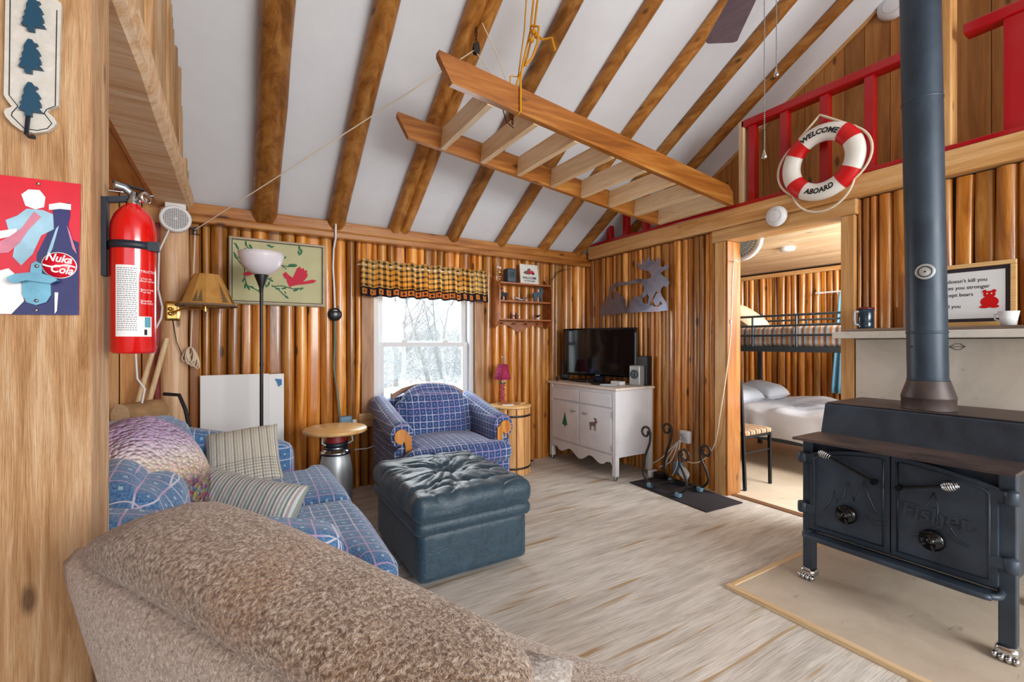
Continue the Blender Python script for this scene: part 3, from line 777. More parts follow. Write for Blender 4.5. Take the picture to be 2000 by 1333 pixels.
def loop(pts, r=.006): m.tube(pts, r, 7)
loop([top, PT(1036, 60, 2.6), PT(1020, 130, 2.55), base + Vector((0, -.028, .16)), base + Vector((0, -.028, -.01)), base + Vector((0, .0, -.016)), base + Vector((.005, .028, -.01)), base + Vector((.01, .028, .17)), PT(1030, 110, 2.6), PT(1044, 50, 2.62), top + Vector((.03, 0, .03))])
loop([PT(1030, -30, 2.42), PT(1024, 60, 2.6), PT(1012, 150, 2.56), base + Vector((-.03, .03, .2)), base + Vector((-.035, .03, .0))], .004)
loop([PT(1040, 62, 2.58), PT(1060, 78, 2.56), PT(1078, 74, 2.56), PT(1084, 98, 2.55)], .007)
loop([PT(1036, 50, 2.57), PT(1052, 52, 2.55), PT(1050, 84, 2.55), PT(1040, 112, 2.56), PT(1026, 128, 2.56)], .007)
for q in ((1042, 62), (1048, 70), (1038, 78)): m.sphere(PT(q[0], q[1], 2.56), .016, 10, 6)
tag(m.build('yellow_rope', M['yellow']), 'yellow rope knotted under the ceiling and looped round the near ladder rail', 'rope')
m = MB(); q = Vector((1.33, 2.22, 2.56))
for k in range(4):
    R = RZM(pi/2*(k % 2)); m.tube([q + Vector((.01*k, .01, -.03*k)) + R @ Vector((.008*sin(t*pi/5), 0, .018*cos(t*pi/5))) for t in range(10)], .003, 6, closed=True)
m.tube([q, q + Vector((-.03, .02, -.03)), q + Vector((.0, .03, -.09)), q + Vector((.03, 0, -.13))], .003, 6)
tag(m.build('hanging_chain', M['iron']), 'short dark chain tied between the first ladder treads', 'chain')

# life ring
cR = PX(1605, 317, WX-.10)
lr = root('life_ring', 'white and red life ring with rope, lettered WELCOME ABOARD, on the red railing', 'life ring', cR, -pi/2)
def torus(m, R, r, a0=0, a1=2*pi, n=72, k=18, sy=.75):
    full = abs(a1-a0-2*pi) < 1e-6; N = n; vs = []
    for i in range(N + (0 if full else 1)):
        a = a0 + (a1-a0)*i/N
        for j in range(k):
            b = 2*pi*j/k; rr = R + r*cos(b); vs.append((rr*cos(a), r*sin(b)*sy, rr*sin(a)))
    T = N if full else N+1
    m.add(vs, [(i*k+j, i*k+(j+1) % k, ((i+1) % T)*k+(j+1) % k, ((i+1) % T)*k+j) for i in range(N) for j in range(k)], True)
m = MB(); torus(m, .188, .056); m.build('ring', M['ringw'], lr)
BA = [radians(38), radians(138), radians(222), radians(318)]
for a in BA:
    m = MB(); torus(m, .188, .0585, a-radians(14), a+radians(14), 12); m.build('band', M['redband'], lr)
m = MB()
def ringtxt(string, a_mid, rad, size, flip):
    vs, fs = text_geo(string, size, shear=.15, bold=.0018, extrude=.0)
    out = []
    for v in vs:
        if flip: a = a_mid + v.x/rad; r = rad + v.y*1.0 - .0; rr = r; aa = a
        if not flip: aa = a_mid - v.x/rad; rr = rad + v.y
        else: rr = rad - v.y
        d = max(-1, min(1, (rr-.188)/.056)); yy = -.056*.75*math.sqrt(max(.05, 1-d*d)) - .002
        out.append((rr*cos(aa), yy, rr*sin(aa)))
    m.add(out, fs)
ringtxt('WELCOME', pi/2, .173, .044, False); m.build('lettering', M['ink'], lr); m = MB(); ringtxt('ABOARD', -pi/2, .204, .045, True)
m.build('lettering', M['ink'], lr)
m = MB()
for i in range(4):
    a, b = BA[i], BA[(i+1) % 4]; b = b if b > a else b+2*pi
    sag = [.16, .035, .075, .03][i]; mid = (a+b)/2
    pts = []
    for k in range(17):
        t = k/16; an = a + (b-a)*t
        if i == 0:
            r = .245/max(.2, math.cos(0)) ; P0 = Vector((.245*cos(a), 0, .245*sin(a))); P1 = Vector((.245*cos(b), 0, .245*sin(b))); ap = Vector((-.02, .02, .32))
            q = P0*(1-t)**2 + ap*2*t*(1-t)*1.0 + P1*t*t if False else (P0.lerp(ap, min(1, t*2)) if t < .5 else ap.lerp(P1, (t-.5)*2))
            if k == 8: q = ap
            pts.append(tuple(q)); continue
        r = .243 + sag*sin(pi*t); pts.append((r*cos(an), 0, r*sin(an)))
    m.tube(pts, .0075, 8)
m.build('rope', M['cream'], lr)

def smoke(name, p, r, lb, d=(-1, 0, 0)):
    Mx = Vector(d).to_track_quat('Z', 'Y').to_matrix()
    o = root(name, lb, 'smoke detector', p)
    m = MB(); m.lathe([(r, 0), (r, .012), (r*.93, .03), (r*.5, .038), (0.0001, .04)], 36, (0,0,0), Mx); m.build('housing', M['white'], o)
    m = MB(); m.lathe([(r*.6, .0345), (r*.62, .037), (r*.65, .035)], 36, (0,0,0), Mx, caps=False); m.sphere(Mx @ Vector((r*.1, r*.55, .034)), .006); m.build('vent_ring', M['greyp'], o)
smoke('smoke_detector', PX(1518, 423, WX-.08), .07, 'round white smoke detector on the header over the doorway')
smoke('smoke_detector', PX(1747, 10, GX-.005), .1, 'round white smoke detector high on the gable boards beside the stove pipe')
smoke('smoke_detector', Vector((4.6, 2.4, BC)), .07, 'round white smoke detector on the bedroom ceiling', (0, 0, -1))

# ceiling fan
fp_ = PT(1505, -110, 1.75); fz = 2.74
fan = root('ceiling_fan', 'ceiling fan with dark mauve blade and two beaded pull chains hanging into view', 'ceiling fan', (fp_.x, fp_.y, fz))
m = MB(); m.lathe([(.02, .5), (.02, .12)], 16); m.lathe([(.0001, .14), (.09, .12), (.11, .05), (.1, -.04), (.05, -.07), (.0001, -.07)], 32); m.build('motor', M['white'], fan)
tipd = (Vector((2.06, 1.36)) - Vector((fp_.x, fp_.y))).normalized(); a0 = math.atan2(tipd.y, tipd.x)
for k in range(4):
    R = RZM(a0 + k*pi/2); m = MB()
    pts = [(.14, -.05), (.5, -.07), (.555, -.075), (.57, -.06), (.585, .06), (.57, .075), (.5, .07), (.14, .05)]
    m.prism([R @ (RXM(.12) @ Vector((x, y, -.01))) for x, y in pts], R @ Vector((0, 0, .006))); m.build('blade', M['fan'], fan, bevel=.002)
    m = MB(); m.bar(R @ Vector((.08, 0, -.0)), R @ Vector((.2, 0, -.015)), .05, .006); m.build('blade_arm', M['brass'], fan)
def chain(nm, p, ztop):
    m = MB(); z = p.z + .03; m.tube([p + Vector((0,0,.02)), (p.x, p.y, ztop)], .0008, 5)
    while z < ztop: m.sphere((p.x, p.y, z), .0028, 6, 4); z += .0078
    c = m.build('pull_chain', M['steel'], fan, world=True)
    m = MB(); m.lathe([(.0001, -.005), (.009, -.002), (.009, .004), (.004, .022), (.002, .03)], 14, p); m.build('pull_knob', M['chrome'], c, world=True)
chain('a', PT(1493, 308, 1.68), fz-.05); chain('b', PT(1516.5, 148, 1.78), fz-.05)

# ================================================================ FOREGROUND POST THINGS
c1 = crop(0, 0, 4.0); YP = 1.80
kp = root('key_plaque', 'pale speckled key plaque with three dark green wooden pine trees and a hook', 'key rack', PY(65, 265, YP))
pts = [(60,-40),(45,760),(70,800),(108,850),(60,868),(45,890),(62,930),(110,985),(180,1035),(280,1055),(380,1042),(430,1010),(458,975),(430,930),(385,892),(395,868),(470,842),(478,500),(492,50),(455,20),(430,-10),(410,-40),(300,-120),(180,-120)]
m = MB(); m.prism([PY(*c1(*p), YP-.002) for p in pts], (0, -.014, 0)); m.build('board', stone('speckled_plaque', S(186,182,172), S(206,202,194), .6, 30), kp, bevel=.003, world=True)
m = MB(); line = [(80,-30),(72,745),(140,830),(95,880),(90,905),(190,1005),(290,1020),(370,1005),(405,965),(345,885),(365,855),(432,828),(445,80)]
m.tube([PY(*c1(*p), YP-.0165) for p in line], .0012, 5); m.build('border_line', M['ink'], kp, world=True)
tre = [(-8,-135),(25,-128),(42,-100),(70,-95),(38,-75),(75,-40),(88,-15),(68,-5),(90,30),(92,55),(68,60),(110,105),(20,92),(20,130),(-35,122),(-32,88),(-85,72),(-60,40),(-75,20),(-50,5),(-58,-25),(-40,-45),(-42,-80),(-28,-105)]
for k, (cx, cy) in enumerate(((258,130),(238,455),(238,790))):
    m = MB(); m.prism([PY(*c1(cx+p[0], cy+p[1]), YP-.017) for p in tre], (0, -.012, 0)); m.build('pine_tree', M['dkgreen'], kp, bevel=.002, world=True)
m = MB(); q = [PY(*c1(*p), YP-y) for p, y in (((215,850), .018), ((222,890), .022), ((205,1050), .026), ((230,1070), .04), ((262,1072), .05))]; m.tube(q, [.004, .005, .005, .005, .006], 8); m.build('hook', M['navy'], kp, world=True)

c2 = crop(0, 330, 3.602)
Yt = YP - .002
sg = root('metal_sign', 'red and navy cola sign with round red Nuka Cola badge and a bottle opener', 'sign', PY(66, 616, YP))
Q = lambda cx, cy, d=.004: PY(*c2(cx, cy), Yt-d)
def flat(nm, pts, mat, d, par, th=.0006, conv=None):
    m = MB(); m.prism([(conv or Q)(p[0], p[1], d) for p in pts], (0, -th, 0)); return m.build(nm, mat, par, world=True)
m = MB(); m.prism([Q(-95, 33, 0), Q(570, 110, 0), Q(558, 1030, 0), Q(-95, 1022, 0)], (0, -.004, 0)); m.build('panel', M['poster_red'], sg, world=True)
flat('navy_field', [(80,1026),(130,960),(240,880),(260,600),(350,420),(556,520),(556,1029)], M['poster_navy'], .0045, sg)
flat('white_field', [(-95,740),(60,700),(150,780),(170,930),(80,1022),(-95,1020)], M['poster_white'], .0048, sg)
flat('pale_shape', [(40,360),(120,330),(190,280),(300,290),(400,330),(390,420),(290,470),(230,600),(150,680),(90,620),(110,500),(60,430)], M['poster_sky'], .005, sg)
flat('pale_shape', [(150,180),(200,145),(280,150),(320,200),(310,270),(250,285),(180,260)], M['poster_white'], .0052, sg)
flat('pale_shape', [(-60,540),(60,480),(150,420),(240,300),(290,340),(200,430),(140,520),(60,590),(-60,600)], M['poster_pink'], .0056, sg)
flat('white_streak', [(-95,450),(120,420),(110,470),(-95,510)], M['poster_white'], .0054, sg)
bot = [(370,250),(490,240),(495,330),(480,400),(520,520),(556,620),(556,1028),(330,1028),(300,700),(330,560),(380,420),(375,330)]
flat('bottle_picture', bot, M['poster_navy'], .006, sg)
flat('bottle_cap_picture', [(345,250),(420,238),(500,250),(500,290),(420,282),(345,290)], M['poster_white'], .0064, sg)
flat('bottle_highlight', [(395,420),(415,400),(370,560),(340,620),(330,600)], M['poster_sky'], .0066, sg)
flat('bottle_highlight', [(470,400),(490,440),(530,560),(540,600),(510,560)], M['poster_pink'], .0066, sg)
flat('bottle_highlight', [(385,870),(410,870),(400,1000),(385,1020)], M['poster_white'], .0066, sg)
cc = Q(418, 680, .0075)
m = MB(); m.lathe([(.0375, 0), (.0375, .001), (.0001, .001)], 48, cc, Matrix.Rotation(pi/2, 3, 'X')); m.build('badge_rim', M['poster_white'], sg, world=True)
m = MB(); m.lathe([(.0352, 0.0011), (.0352, .0018), (.0001, .0018)], 48, cc, Matrix.Rotation(pi/2, 3, 'X')); bd = m.build('badge', M['poster_red'], sg, world=True)
m = MB()
for st, dz, dx in (('Nuka', .010, -.002), ('Cola', -.022, .004)):
    put_text(m, st, .027, lambda v, dz=dz, dx=dx: cc + Vector((v.x*.95+dx, -.0022, v.y*1.15 + dz - .05*0 + v.x*-.12)), shear=.35, bold=.0006)
pw = [cc + Vector((-.034+.068*i/12, -.0022, .002 - .004*sin(i/12*2*pi) - .003*i/12)) for i in range(13)]
m.prism(pw + [p - Vector((0, 0, .0045)) for p in reversed(pw)], (0, -.0004, 0))
m.build('lettering', M['poster_white'], bd, world=True)
for p in ((270, 105), (255, 995)):
    m = MB(); m.lathe([(.0045, 0), (.0038, .002), (.0001, .003)], 14, Q(*p, .006), Matrix.Rotation(pi/2, 3, 'X')); m.build('screw', M['chrome'], sg, world=True)
op = MB()
def opath(pts, d0, d1): op.prism([Q(p[0], p[1], d0) for p in pts], (0, -(d1-d0), 0))
opath([(215,735),(225,670),(258,650),(298,672),(300,740),(360,790),(362,890),(330,940),(258,960),(190,940),(160,880),(160,800)], .007, .012)
lip = [(65,770),(120,745),(215,735),(300,740),(400,770),(418,790),(370,812),(290,800),(200,790),(120,808),(80,800)]
opath(lip, .012, .030)
oo = op.build('bottle_opener', M['teal_metal'], sg, bevel=.003, world=True)
m = MB()
for p in ((258,685),(255,928)): m.lathe([(.005, 0), (.004, .002), (.0001, .003)], 14, Q(*p, .0125), Matrix.Rotation(pi/2, 3, 'X'))
m.build('screw', M['steel'], oo, world=True)

# fire extinguisher
ex = Vector((-.287, 1.93, 1.165)); er = .0605
fe = root('fire_extinguisher', 'red fire extinguisher strapped in a black bracket on the side of the timber post', 'fire extinguisher', ex)
m = MB(); m.lathe([(.0001, 0), (er-.006, 0), (er, .008), (er, .40), (er*.96, .425), (er*.82, .452), (er*.58, .474), (er*.34, .486), (.02, .49), (.0001, .49)], 48); m.build('cylinder', M['exred'], fe)
m = MB(); m.lathe([(.019, .488), (.019, .505), (.015, .507), (.015, .53), (.0001, .53)], 20); m.build('valve', M['chrome'], fe)
vd = Vector((cos(radians(-35)), sin(radians(-35)), 0))
m = MB(); p0 = Vector((0, 0, .512)); m.tube([p0, p0+vd*.028], .0075, 12); m.tube([p0 + Vector((0,0,.01)), p0 + Vector((-.022, -.008, .028)), p0 + Vector((-.045, -.018, .03))], [.012, .012, .014], 14); m.build('nozzle', M['steel'], fe)
m = MB(); Mg = vd.to_track_quat('Z', 'Y').to_matrix(); m.lathe([(.0001, .03), (.012, .03), (.019, .034), (.019, .046), (.016, .048), (.0001, .048)], 26, p0, Mg); m.build('gauge', M['chrome'], fe)
m = MB(); m.bar(p0 + Vector((-.052, 0, .045)), p0 + Vector((.03, 0, .03)), .018, .006); m.bar(p0 + Vector((-.05, 0, .026)), p0 + Vector((.02, 0, .014)), .018, .005); m.build('lever', M['ink'], fe)
m = MB()
for z0, z1 in ((.338, .362),): m.lathe([(er+.0015, z0), (er+.0035, z0), (er+.0035, z1), (er+.0015, z1)], 48, caps=False)
m.box((er*.7, -er*.75-.002, .336), (er*.7+.03, -er*.75+.022, .366)); m.build('strap', M['navy'], fe)
m = MB(); m.box((-er-.016, -.024, .25), (-er-.003, .024, .50)); m.bar((-er-.008, 0, .495), (-.01, -.0, .508), .018, .02, up=(0,1,0)); m.build('bracket', M['navy'], fe)
f0 = radians(-81.5)
def cyl(s, z, d=.0008): 
    a = f0 + s; return ((er+d)*cos(a), (er+d)*sin(a), z)
def cpatch(m, s0, s1, z0, z1, d=.0008, n=16):
    vs = [cyl(s0+(s1-s0)*i/n, z, d) for z in (z0, z1) for i in range(n+1)]; m.add(vs, [(i, i+1, n+2+i, n+1+i) for i in range(n)], True)
m = MB(); cpatch(m, -.78, .22, .055, .283); cpatch(m, .22, .85, .055, .12); lb_ = m.build('label_panel', M['linen'], fe)
m = MB()
rn = random.Random(6)
for i in range(30):
    z = .272 - i*.0068; s0 = -.70
    while s0 < .14:
        w = rn.uniform(.04, .13); cpatch(m, s0, min(s0+w, .15), z, z+.0026, .0012, 2); s0 += w + .03
m.build('label_text', plain('label_print', S(120,120,130), .7), lb_)
m = MB()
for st, s, z, sz in (('INSTRUCTIONS', .66, .262, .011), ('1', .33, .236, .014), ('2', .33, .200, .014), ('3', .33, .164, .014), ('PULL PIN', .62, .240, .007), ('HOLD UPRIGHT', .68, .232, .007), ('AIM AT BASE', .65, .204, .007), ('OF FIRE', .6, .196, .007), ('SQUEEZE', .62, .168, .007), ('AND SWEEP', .64, .160, .007)):
    put_text(m, st, sz, lambda v, s=s, z=z: cyl(s + v.x/er, z + v.y, .0012))
m.build('instructions', M['poster_white'], lb_)
m = MB(); cpatch(m, .48, .78, .085, .118, .0013, 4); m.build('pictogram', plain('pictogram_teal', S(90,150,170), .6), lb_)
m = MB(); cpatch(m, .46, .60, .060, .078, .0013, 3); m.build('pictogram', M['ink'], lb_)

for o in (kp, sg, fe):
    o.scale = (.72,)*3; o.location = Vector((0, 0, CAMH)) + (o.location - Vector((0, 0, CAMH)))*.72
# ================================================================ LEFT CORNER
# round grille on the post
g = Vector((-.335, 3.70, 2.015))
vg = root('round_vent', 'round white grille on the corner post under the beam', 'vent', g)
Mg = Vector((.12, -1, 0)).to_track_quat('Z', 'Y').to_matrix()
m = MB(); m.lathe([(.085, -.05), (.088, 0), (.082, .012), (.068, .014), (.066, .006)], 40, (0,0,0), Mg, caps=False); m.box((-.055, -.0, .06), (.055, .03, .105)); m.build('rim', M['white'], vg)
m = MB(); m.lathe([(.0001, .003), (.067, .003)], 40, (0,0,0), Mg, caps=False); m.build('backing', M['dark'], vg)
m = MB()
for k in range(-6, 7):
    L = math.sqrt(max(0, .066**2 - (k*.0098)**2))
    for a, b in (((k*.0098, -L, .009), (k*.0098, L, .009)), ((-L, k*.0098, .009), (L, k*.0098, .009))): m.bar(Mg @ Vector(a), Mg @ Vector(b), .0035, .0035, up=Mg @ Vector((0, 0, 1)))
m.lathe([(.008, .01), (.006, .014), (.0001, .014)], 14, (0,0,0), Mg); m.build('grille', M['white'], vg)
m = MB(); m.tube([g + Vector((-.035, .0, -.08)), Vector((-.425, 3.74, 1.8)), Vector((-.43, 3.735, 1.55)), Vector((-.405, 3.71, 1.43)), Vector((-.41, 3.70, 1.36)), Vector((-.46, 3.66, 1.22))], .006, 8)
m.tube([PY(262, 640, 3.5), PY(268, 740, 3.5), PY(283, 760, 3.5), PY(275, 800, 3.5)], .006, 7)
tag(m.build('white_cable', M['white']), 'white cable hanging down the corner post from the round grille', 'cable')

# swing arm wall lamp
wl = root('wall_lamp', 'brass swing-arm wall lamp with parchment shade painted with pine trees', 'lamp', (-.352, 3.735, 1.41))
m = MB(); m.rbox((0, 0.005, 0), (.085, .022, .13), .01, 6); m.build('wall_plate', M['brass'], wl)
m = MB(); m.tube([(-.01, -.012, .01), (-.01, -.05, .01)], .008, 10); m.sphere((-.01, -.055, .01), .014); m.sphere((-.01, -.055, -.02), .014); m.tube([(-.01, -.055, -.02), (.06, -.09, .012), (.185, -.155, .012)], .0065, 10); m.tube([(.185, -.155, -.005), (.185, -.155, .04)], .012, 12); m.tube([(.185, -.155, .02), (.186, -.16, .1)], .005, 8); m.build('arm', M['brass'], wl)
sc = Vector((.195, -.16, .03))
m = MB(); n = 12; prof = [(.168, .0), (.160, .012), (.072, .205)]
vs = []
for i, (r, z) in enumerate(prof):
    for k in range(48):
        a = 2*pi*k/48; rr = r*(1 + (.018*sin(9*a)+.01*sin(23*a) if i == 0 else 0)); rr *= cos(pi/n)/cos((a % (2*pi/n)) - pi/n) if True else 1; vs.append(sc + Vector((rr*cos(a), rr*sin(a), z)))
m.add(vs, [(i*48+k, i*48+(k+1) % 48, (i+1)*48+(k+1) % 48, (i+1)*48+k) for i in range(2) for k in range(48)])
sh = m.build('lamp_shade', M['shade'], wl); sm = sh.modifiers.new('t', 'SOLIDIFY'); sm.thickness = .002
m = MB(); m.tube([sc + Vector((.166*cos(a*pi/24)*(1+.018*sin(9*a*pi/24)), .166*sin(a*pi/24)*(1+.018*sin(9*a*pi/24)), .002)) for a in range(48)], .007, 6, closed=True); m.build('rim_fringe', plain('grey_bark_fringe', S(120,104,88), .9, bump=.6, bscale=150), sh)
m = MB()
def shp(a, z, d=.002):
    r = .160 + (.072-.160)*(z-.012)/.193; return sc + Vector(((r+d)*cos(a), (r+d)*sin(a), z))
for a, h, w in ((radians(-112), .075, .15), (radians(-101), .08, .15), (radians(-48), .125, .2), (radians(-150), .1, .2), (radians(-20), .09, .2)):
    for q in range(6):
        t = q/6; z0 = .02 + h*t; m.add([shp(a-w*(1-t)*.8, z0), shp(a+w*(1-t)*.8, z0), shp(a, z0+h*.24)], [(0, 1, 2)])
m.build('tree_print', plain('tree_print_ink', S(112,92,60), .9), sh)
m = MB(); m.tube([(-.0, 0, -.06), (.02, -.02, -.2), (.06, -.01, -.32)], .003, 6); m.build('lamp_cord', M['black'], wl)

# low ledge, log stub, leaning poles behind the sofa
m = MB(); m.box((-1.5, 3.42, 0), (-.44, 3.78, .70))
ld = tag(m.build('low_counter', M['pine_x'], bevel=.006), 'low board counter behind the sofa at the left corner', 'counter')
m = MB(); Mr = Vector((.75, .66, 0)).to_track_quat('Z', 'Y').to_matrix(); lc = Vector((-.49, 3.50, .80))
m.box((-.52, 3.44, .70), (-.36, 3.66, .742)) if False else None
st = root('log_stub', 'short barked log with pale cut end lying on the low counter', 'log', (-.48, 3.55, .70))
m = MB(); a = Vector((-.09, -.11, .072)); b = Vector((.07, .07, .075)); m.tube([a.lerp(b, t/6) for t in range(7)], .071, 24, cap=False, jitter=.1, seed=5); m.build('bark', plain('log_bark', S(166,132,92), .85, var=.3, bump=.5, bscale=20), st)
m = MB(); Me = (a-b).normalized().to_track_quat('Z', 'Y').to_matrix(); m.lathe([(.071, 0), (.0001, .002)], 24, a, Me, caps=False); m.build('cut_end', M['pale_y'], st); m = MB(); m.lathe([(.071, 0), (.0001, .002)], 24, b, (-1*Me), caps=False); m.build('cut_end', M['pale_y'], st)
for k, (a, b, l) in enumerate((((-.50, 3.71, .70), (-.385, 3.745, 1.23), 'thin peeled pole leaning on the corner post, upright one of two'), ((-.56, 3.72, .70), (-.45, 3.75, 1.18), 'thin peeled pole leaning left of the other pole by the corner post'))):
    m = MB(); A = Vector(a); B = Vector(b); m.tube([A.lerp(B, t/8) for t in range(9)], .016, 10, jitter=.15, seed=k); tag(m.build('pole', M['pale_z']), l, 'pole')
m = MB(); m.tube([PY(320, 770, 3.5), PY(350, 772, 3.45), PY(362, 800, 3.42), PY(372, 845, 3.4), PY(374, 900, 3.4), Vector((PY(374, 900, 3.4).x, 3.39, .012))], .011, 8)
tag(m.build('black_hose', M['caulk']), 'black hose looping from the log stub down behind the sofa', 'hose')

# framed bird painting
pr_ = root('framed_painting', 'framed picture of red birds among green leafy branches on the log wall', 'picture', (.284, 3.86, 1.487))
x0, x1, z0, z1, ya = -.037, .605, 1.487, 1.967, 3.858
m = MB(); w = .018
m.box((x0, ya-.02, z0), (x1, ya+.0, z0+w)); m.box((x0, ya-.02, z1-w), (x1, ya, z1)); m.box((x0, ya-.02, z0+w), (x0+w, ya, z1-w)); m.box((x1-w, ya-.02, z0+w), (x1, ya, z1-w)); m.build('frame', M['wframe'], pr_, bevel=.003, world=True)
m = MB(); m.box((x0-.004, ya, z0-.004), (x1+.004, ya+.006, z1+.004)); m.box((x0+w, ya-.008, z0+w), (x1-w, ya, z1-w)); cv = m.build('canvas', M['art'], pr_, world=True)
m = MB()
for a, b in (((x0+w, z0+w), (x1-w, z0+w)), ((x1-w, z0+w), (x1-w, z1-w)), ((x1-w, z1-w), (x0+w, z1-w)), ((x0+w, z1-w), (x0+w, z0+w))): m.bar((a[0], ya-.0205, a[1]), (b[0], ya-.0205, b[1]), .004, .003, up=(0,1,0))
m.build('inner_line', M['ink'], pr_, world=True)
c4 = crop(300, 380, 4.165); A = lambda cx, cy, d=.0085: PY(*c4(cx, cy), ya) - Vector((0, d, 0))
m = MB()
for path in ([(650,470),(690,540),(740,600),(740,680),(760,740),(800,760),(880,800)],[(740,600),(800,620),(850,680),(900,700),(960,680)],[(750,390),(760,430),(800,460),(850,470)],[(960,740),(1010,770),(1060,820),(1085,840)],[(960,750),(1050,745),(1130,770),(1220,765)],[(1030,575),(1090,590),(1160,585)],[(1040,580),(1080,610)]):
    P = [A(*p) for p in path]; m.tube(P, .0038, 6)
m.build('branch_print', M['green'], cv, world=True)
m = MB(); rn = random.Random(3)
for cx, cy, an, L in [(680,430,60,45),(665,405,30,30),(665,500,70,50),(700,520,30,40),(720,555,80,30),(735,460,120,50),(790,430,60,50),(750,400,90,40),(940,420,20,40),(965,430,-20,30),(1185,440,80,45),(1200,470,100,45),(1180,480,70,40),(1060,520,-30,40),(1130,580,0,70),(745,745,100,45),(770,760,60,45),(730,700,110,35),(800,755,20,35),(840,660,40,45),(880,690,-30,40),(935,730,110,45),(955,700,30,40),(915,745,70,30),(1010,770,0,35),(1060,765,-10,40),(1080,835,40,40),(1155,780,-20,45),(1200,770,-50,30),(1070,800,60,25),(860,790,80,30)]:
    a = radians(an); pts = []
    for k in range(10):
        t = 2*pi*k/10; u, v = L/2*cos(t)*1.1, L*.2*sin(t); pts.append(A(cx+u*cos(a)-v*sin(a), cy+u*sin(a)+v*cos(a), .0095))
    m.prism(pts, (0, -.0006, 0))
m.build('leaf_print', M['green'], cv, world=True)
m = MB()
m.prism([A(*p, .011) for p in [(1050,650),(1075,632),(1095,655),(1130,680),(1150,640),(1165,605),(1190,588),(1200,610),(1220,600),(1225,622),(1250,620),(1245,645),(1255,660),(1235,690),(1215,712),(1290,695),(1325,702),(1300,722),(1215,735),(1170,738),(1120,748),(1112,762),(1100,745),(1085,715),(1080,690),(1062,680)]], (0, -.0008, 0)); m.build('bird_print', M['crimson'], cv, world=True); m = MB()
m.prism([A(*p, .011) for p in [(720,650),(760,630),(820,622),(840,635),(800,655),(760,665)]], (0, -.0008, 0)); m.build('bird_print', M['crimson'], cv, world=True)

# cable, dimmer and junction box on the log wall
m = MB(); m.lathe([(.052, 0), (.052, .02), (.04, .03), (.0001, .032)], 28, (.682, 3.862, 1.427), Matrix.Rotation(pi/2, 3, 'X'))
dm = root('round_switch', 'round black timer switch hanging in the cable between picture and window', 'switch', (.682, 3.862, 1.375)); m.build('housing', M['black'], dm, world=True)
m = MB(); m.lathe([(.014, .031), (.014, .037), (.0001, .037)], 16, (.682, 3.862, 1.427), Matrix.Rotation(pi/2, 3, 'X')); m.box((.668, 3.826, 1.455), (.696, 3.83, 1.463)); m.box((.71, 3.84, 1.47), (.722, 3.86, 1.5)); m.build('dial', M['greyp'], dm, world=True)
m = MB(); m.tube([(.674, 3.77, 2.15), (.674, 3.775, 2.02), (.672, 3.85, 1.95), (.668, 3.85, 1.8), (.678, 3.85, 1.6), (.682, 3.85, 1.47)], .0075, 8)
tag(m.build('white_cable', M['white']), 'white cable dropping from the rafters to the round black switch', 'cable')
m = MB(); m.tube([(.682, 3.85, 1.38), (.68, 3.85, 1.2), (.672, 3.85, 1.0), (.70, 3.85, .8), (.722, 3.85, .6)], .008, 8); m.tube([(.69, 3.85, 1.38), (.69, 3.845, 1.1), (.685, 3.845, .9), (.715, 3.845, .6)], .004, 6)
tag(m.build('grey_cable', plain('grey_cable', S(110,118,104), .6)), 'grey cable falling from the round black switch to the wall box', 'cable')
jb = root('junction_box', 'blue-grey electrical box on the log wall above the round table', 'electrical box', (.76, 3.84, .52))
m = MB(); m.rbox((0, 0, .045), (.10, .05, .085), .01, 5); m.build('box', M['bluegrey'], jb); m = MB(); m.rbox((.07, 0, .03), (.035, .04, .05), .008, 5); m.build('plug', M['white'], jb)
m = MB(); m.tube([(.83, 3.83, .33), (.93, 3.82, .33), (1.02, 3.81, .36), (1.1, 3.80, .37)], .005, 6)
tag(m.build('white_cable', M['white']), 'white cable running low along the logs to behind the armchair', 'cable')

# white panel leaning on the wall
wb = root('leaning_board', 'white panel leaning on the log wall behind the sofa and floor lamp', 'panel', (.05, 3.80, 0))
Rl = RXM(radians(-3)); m = MB(); m.box((-.256, -.03, 0), (.16, -.018, .975)); m.build('sheet', M['white'], wb, bevel=.003); 
m = MB(); m.box((0, 0, 0), (.105, .01, .97), rot=RZM(radians(14)), pivot=(0,0,0)); o = m.build('folded_edge', M['white'], wb, bevel=.002); o.location = (.16, -.03, 0)
m = MB(); m.prism([(.2, -.027, .935), (.245, -.018, .93), (.246, -.018, .89), (.225, -.022, .875), (.215, -.024, .91)], (0, -.002, 0)); m.build('sticker', plain('blue_tape', S(20,110,170), .5), wb)

# torchiere floor lamp
fl = root('floor_lamp', 'black torchiere floor lamp with white glass bowl in front of the painting', 'lamp', (.146, 3.38, 0))
m = MB(); m.lathe([(.13, 0), (.13, .012), (.11, .022), (.02, .03), (.0001, .03)], 36); m.build('base', M['black'], fl)
m = MB(); m.lathe([(.011, .02), (.011, 1.56)], 16); 
for z in (.55, 1.05): m.lathe([(.0125, z), (.0125, z+.02)], 16)
m.build('pole', M['black'], fl)
m = MB(); m.lathe([(.011, 1.53), (.014, 1.56), (.042, 1.635), (.042, 1.642), (.0001, 1.642)], 28); m.build('socket_cone', M['black'], fl)
m = MB(); m.lathe([(.035, 1.642), (.075, 1.66), (.112, 1.70), (.131, 1.755), (.134, 1.785), (.128, 1.785), (.105, 1.705), (.07, 1.668), (.0001, 1.65)], 48, caps=False); m.build('glass_bowl', M['glasslamp'], fl)

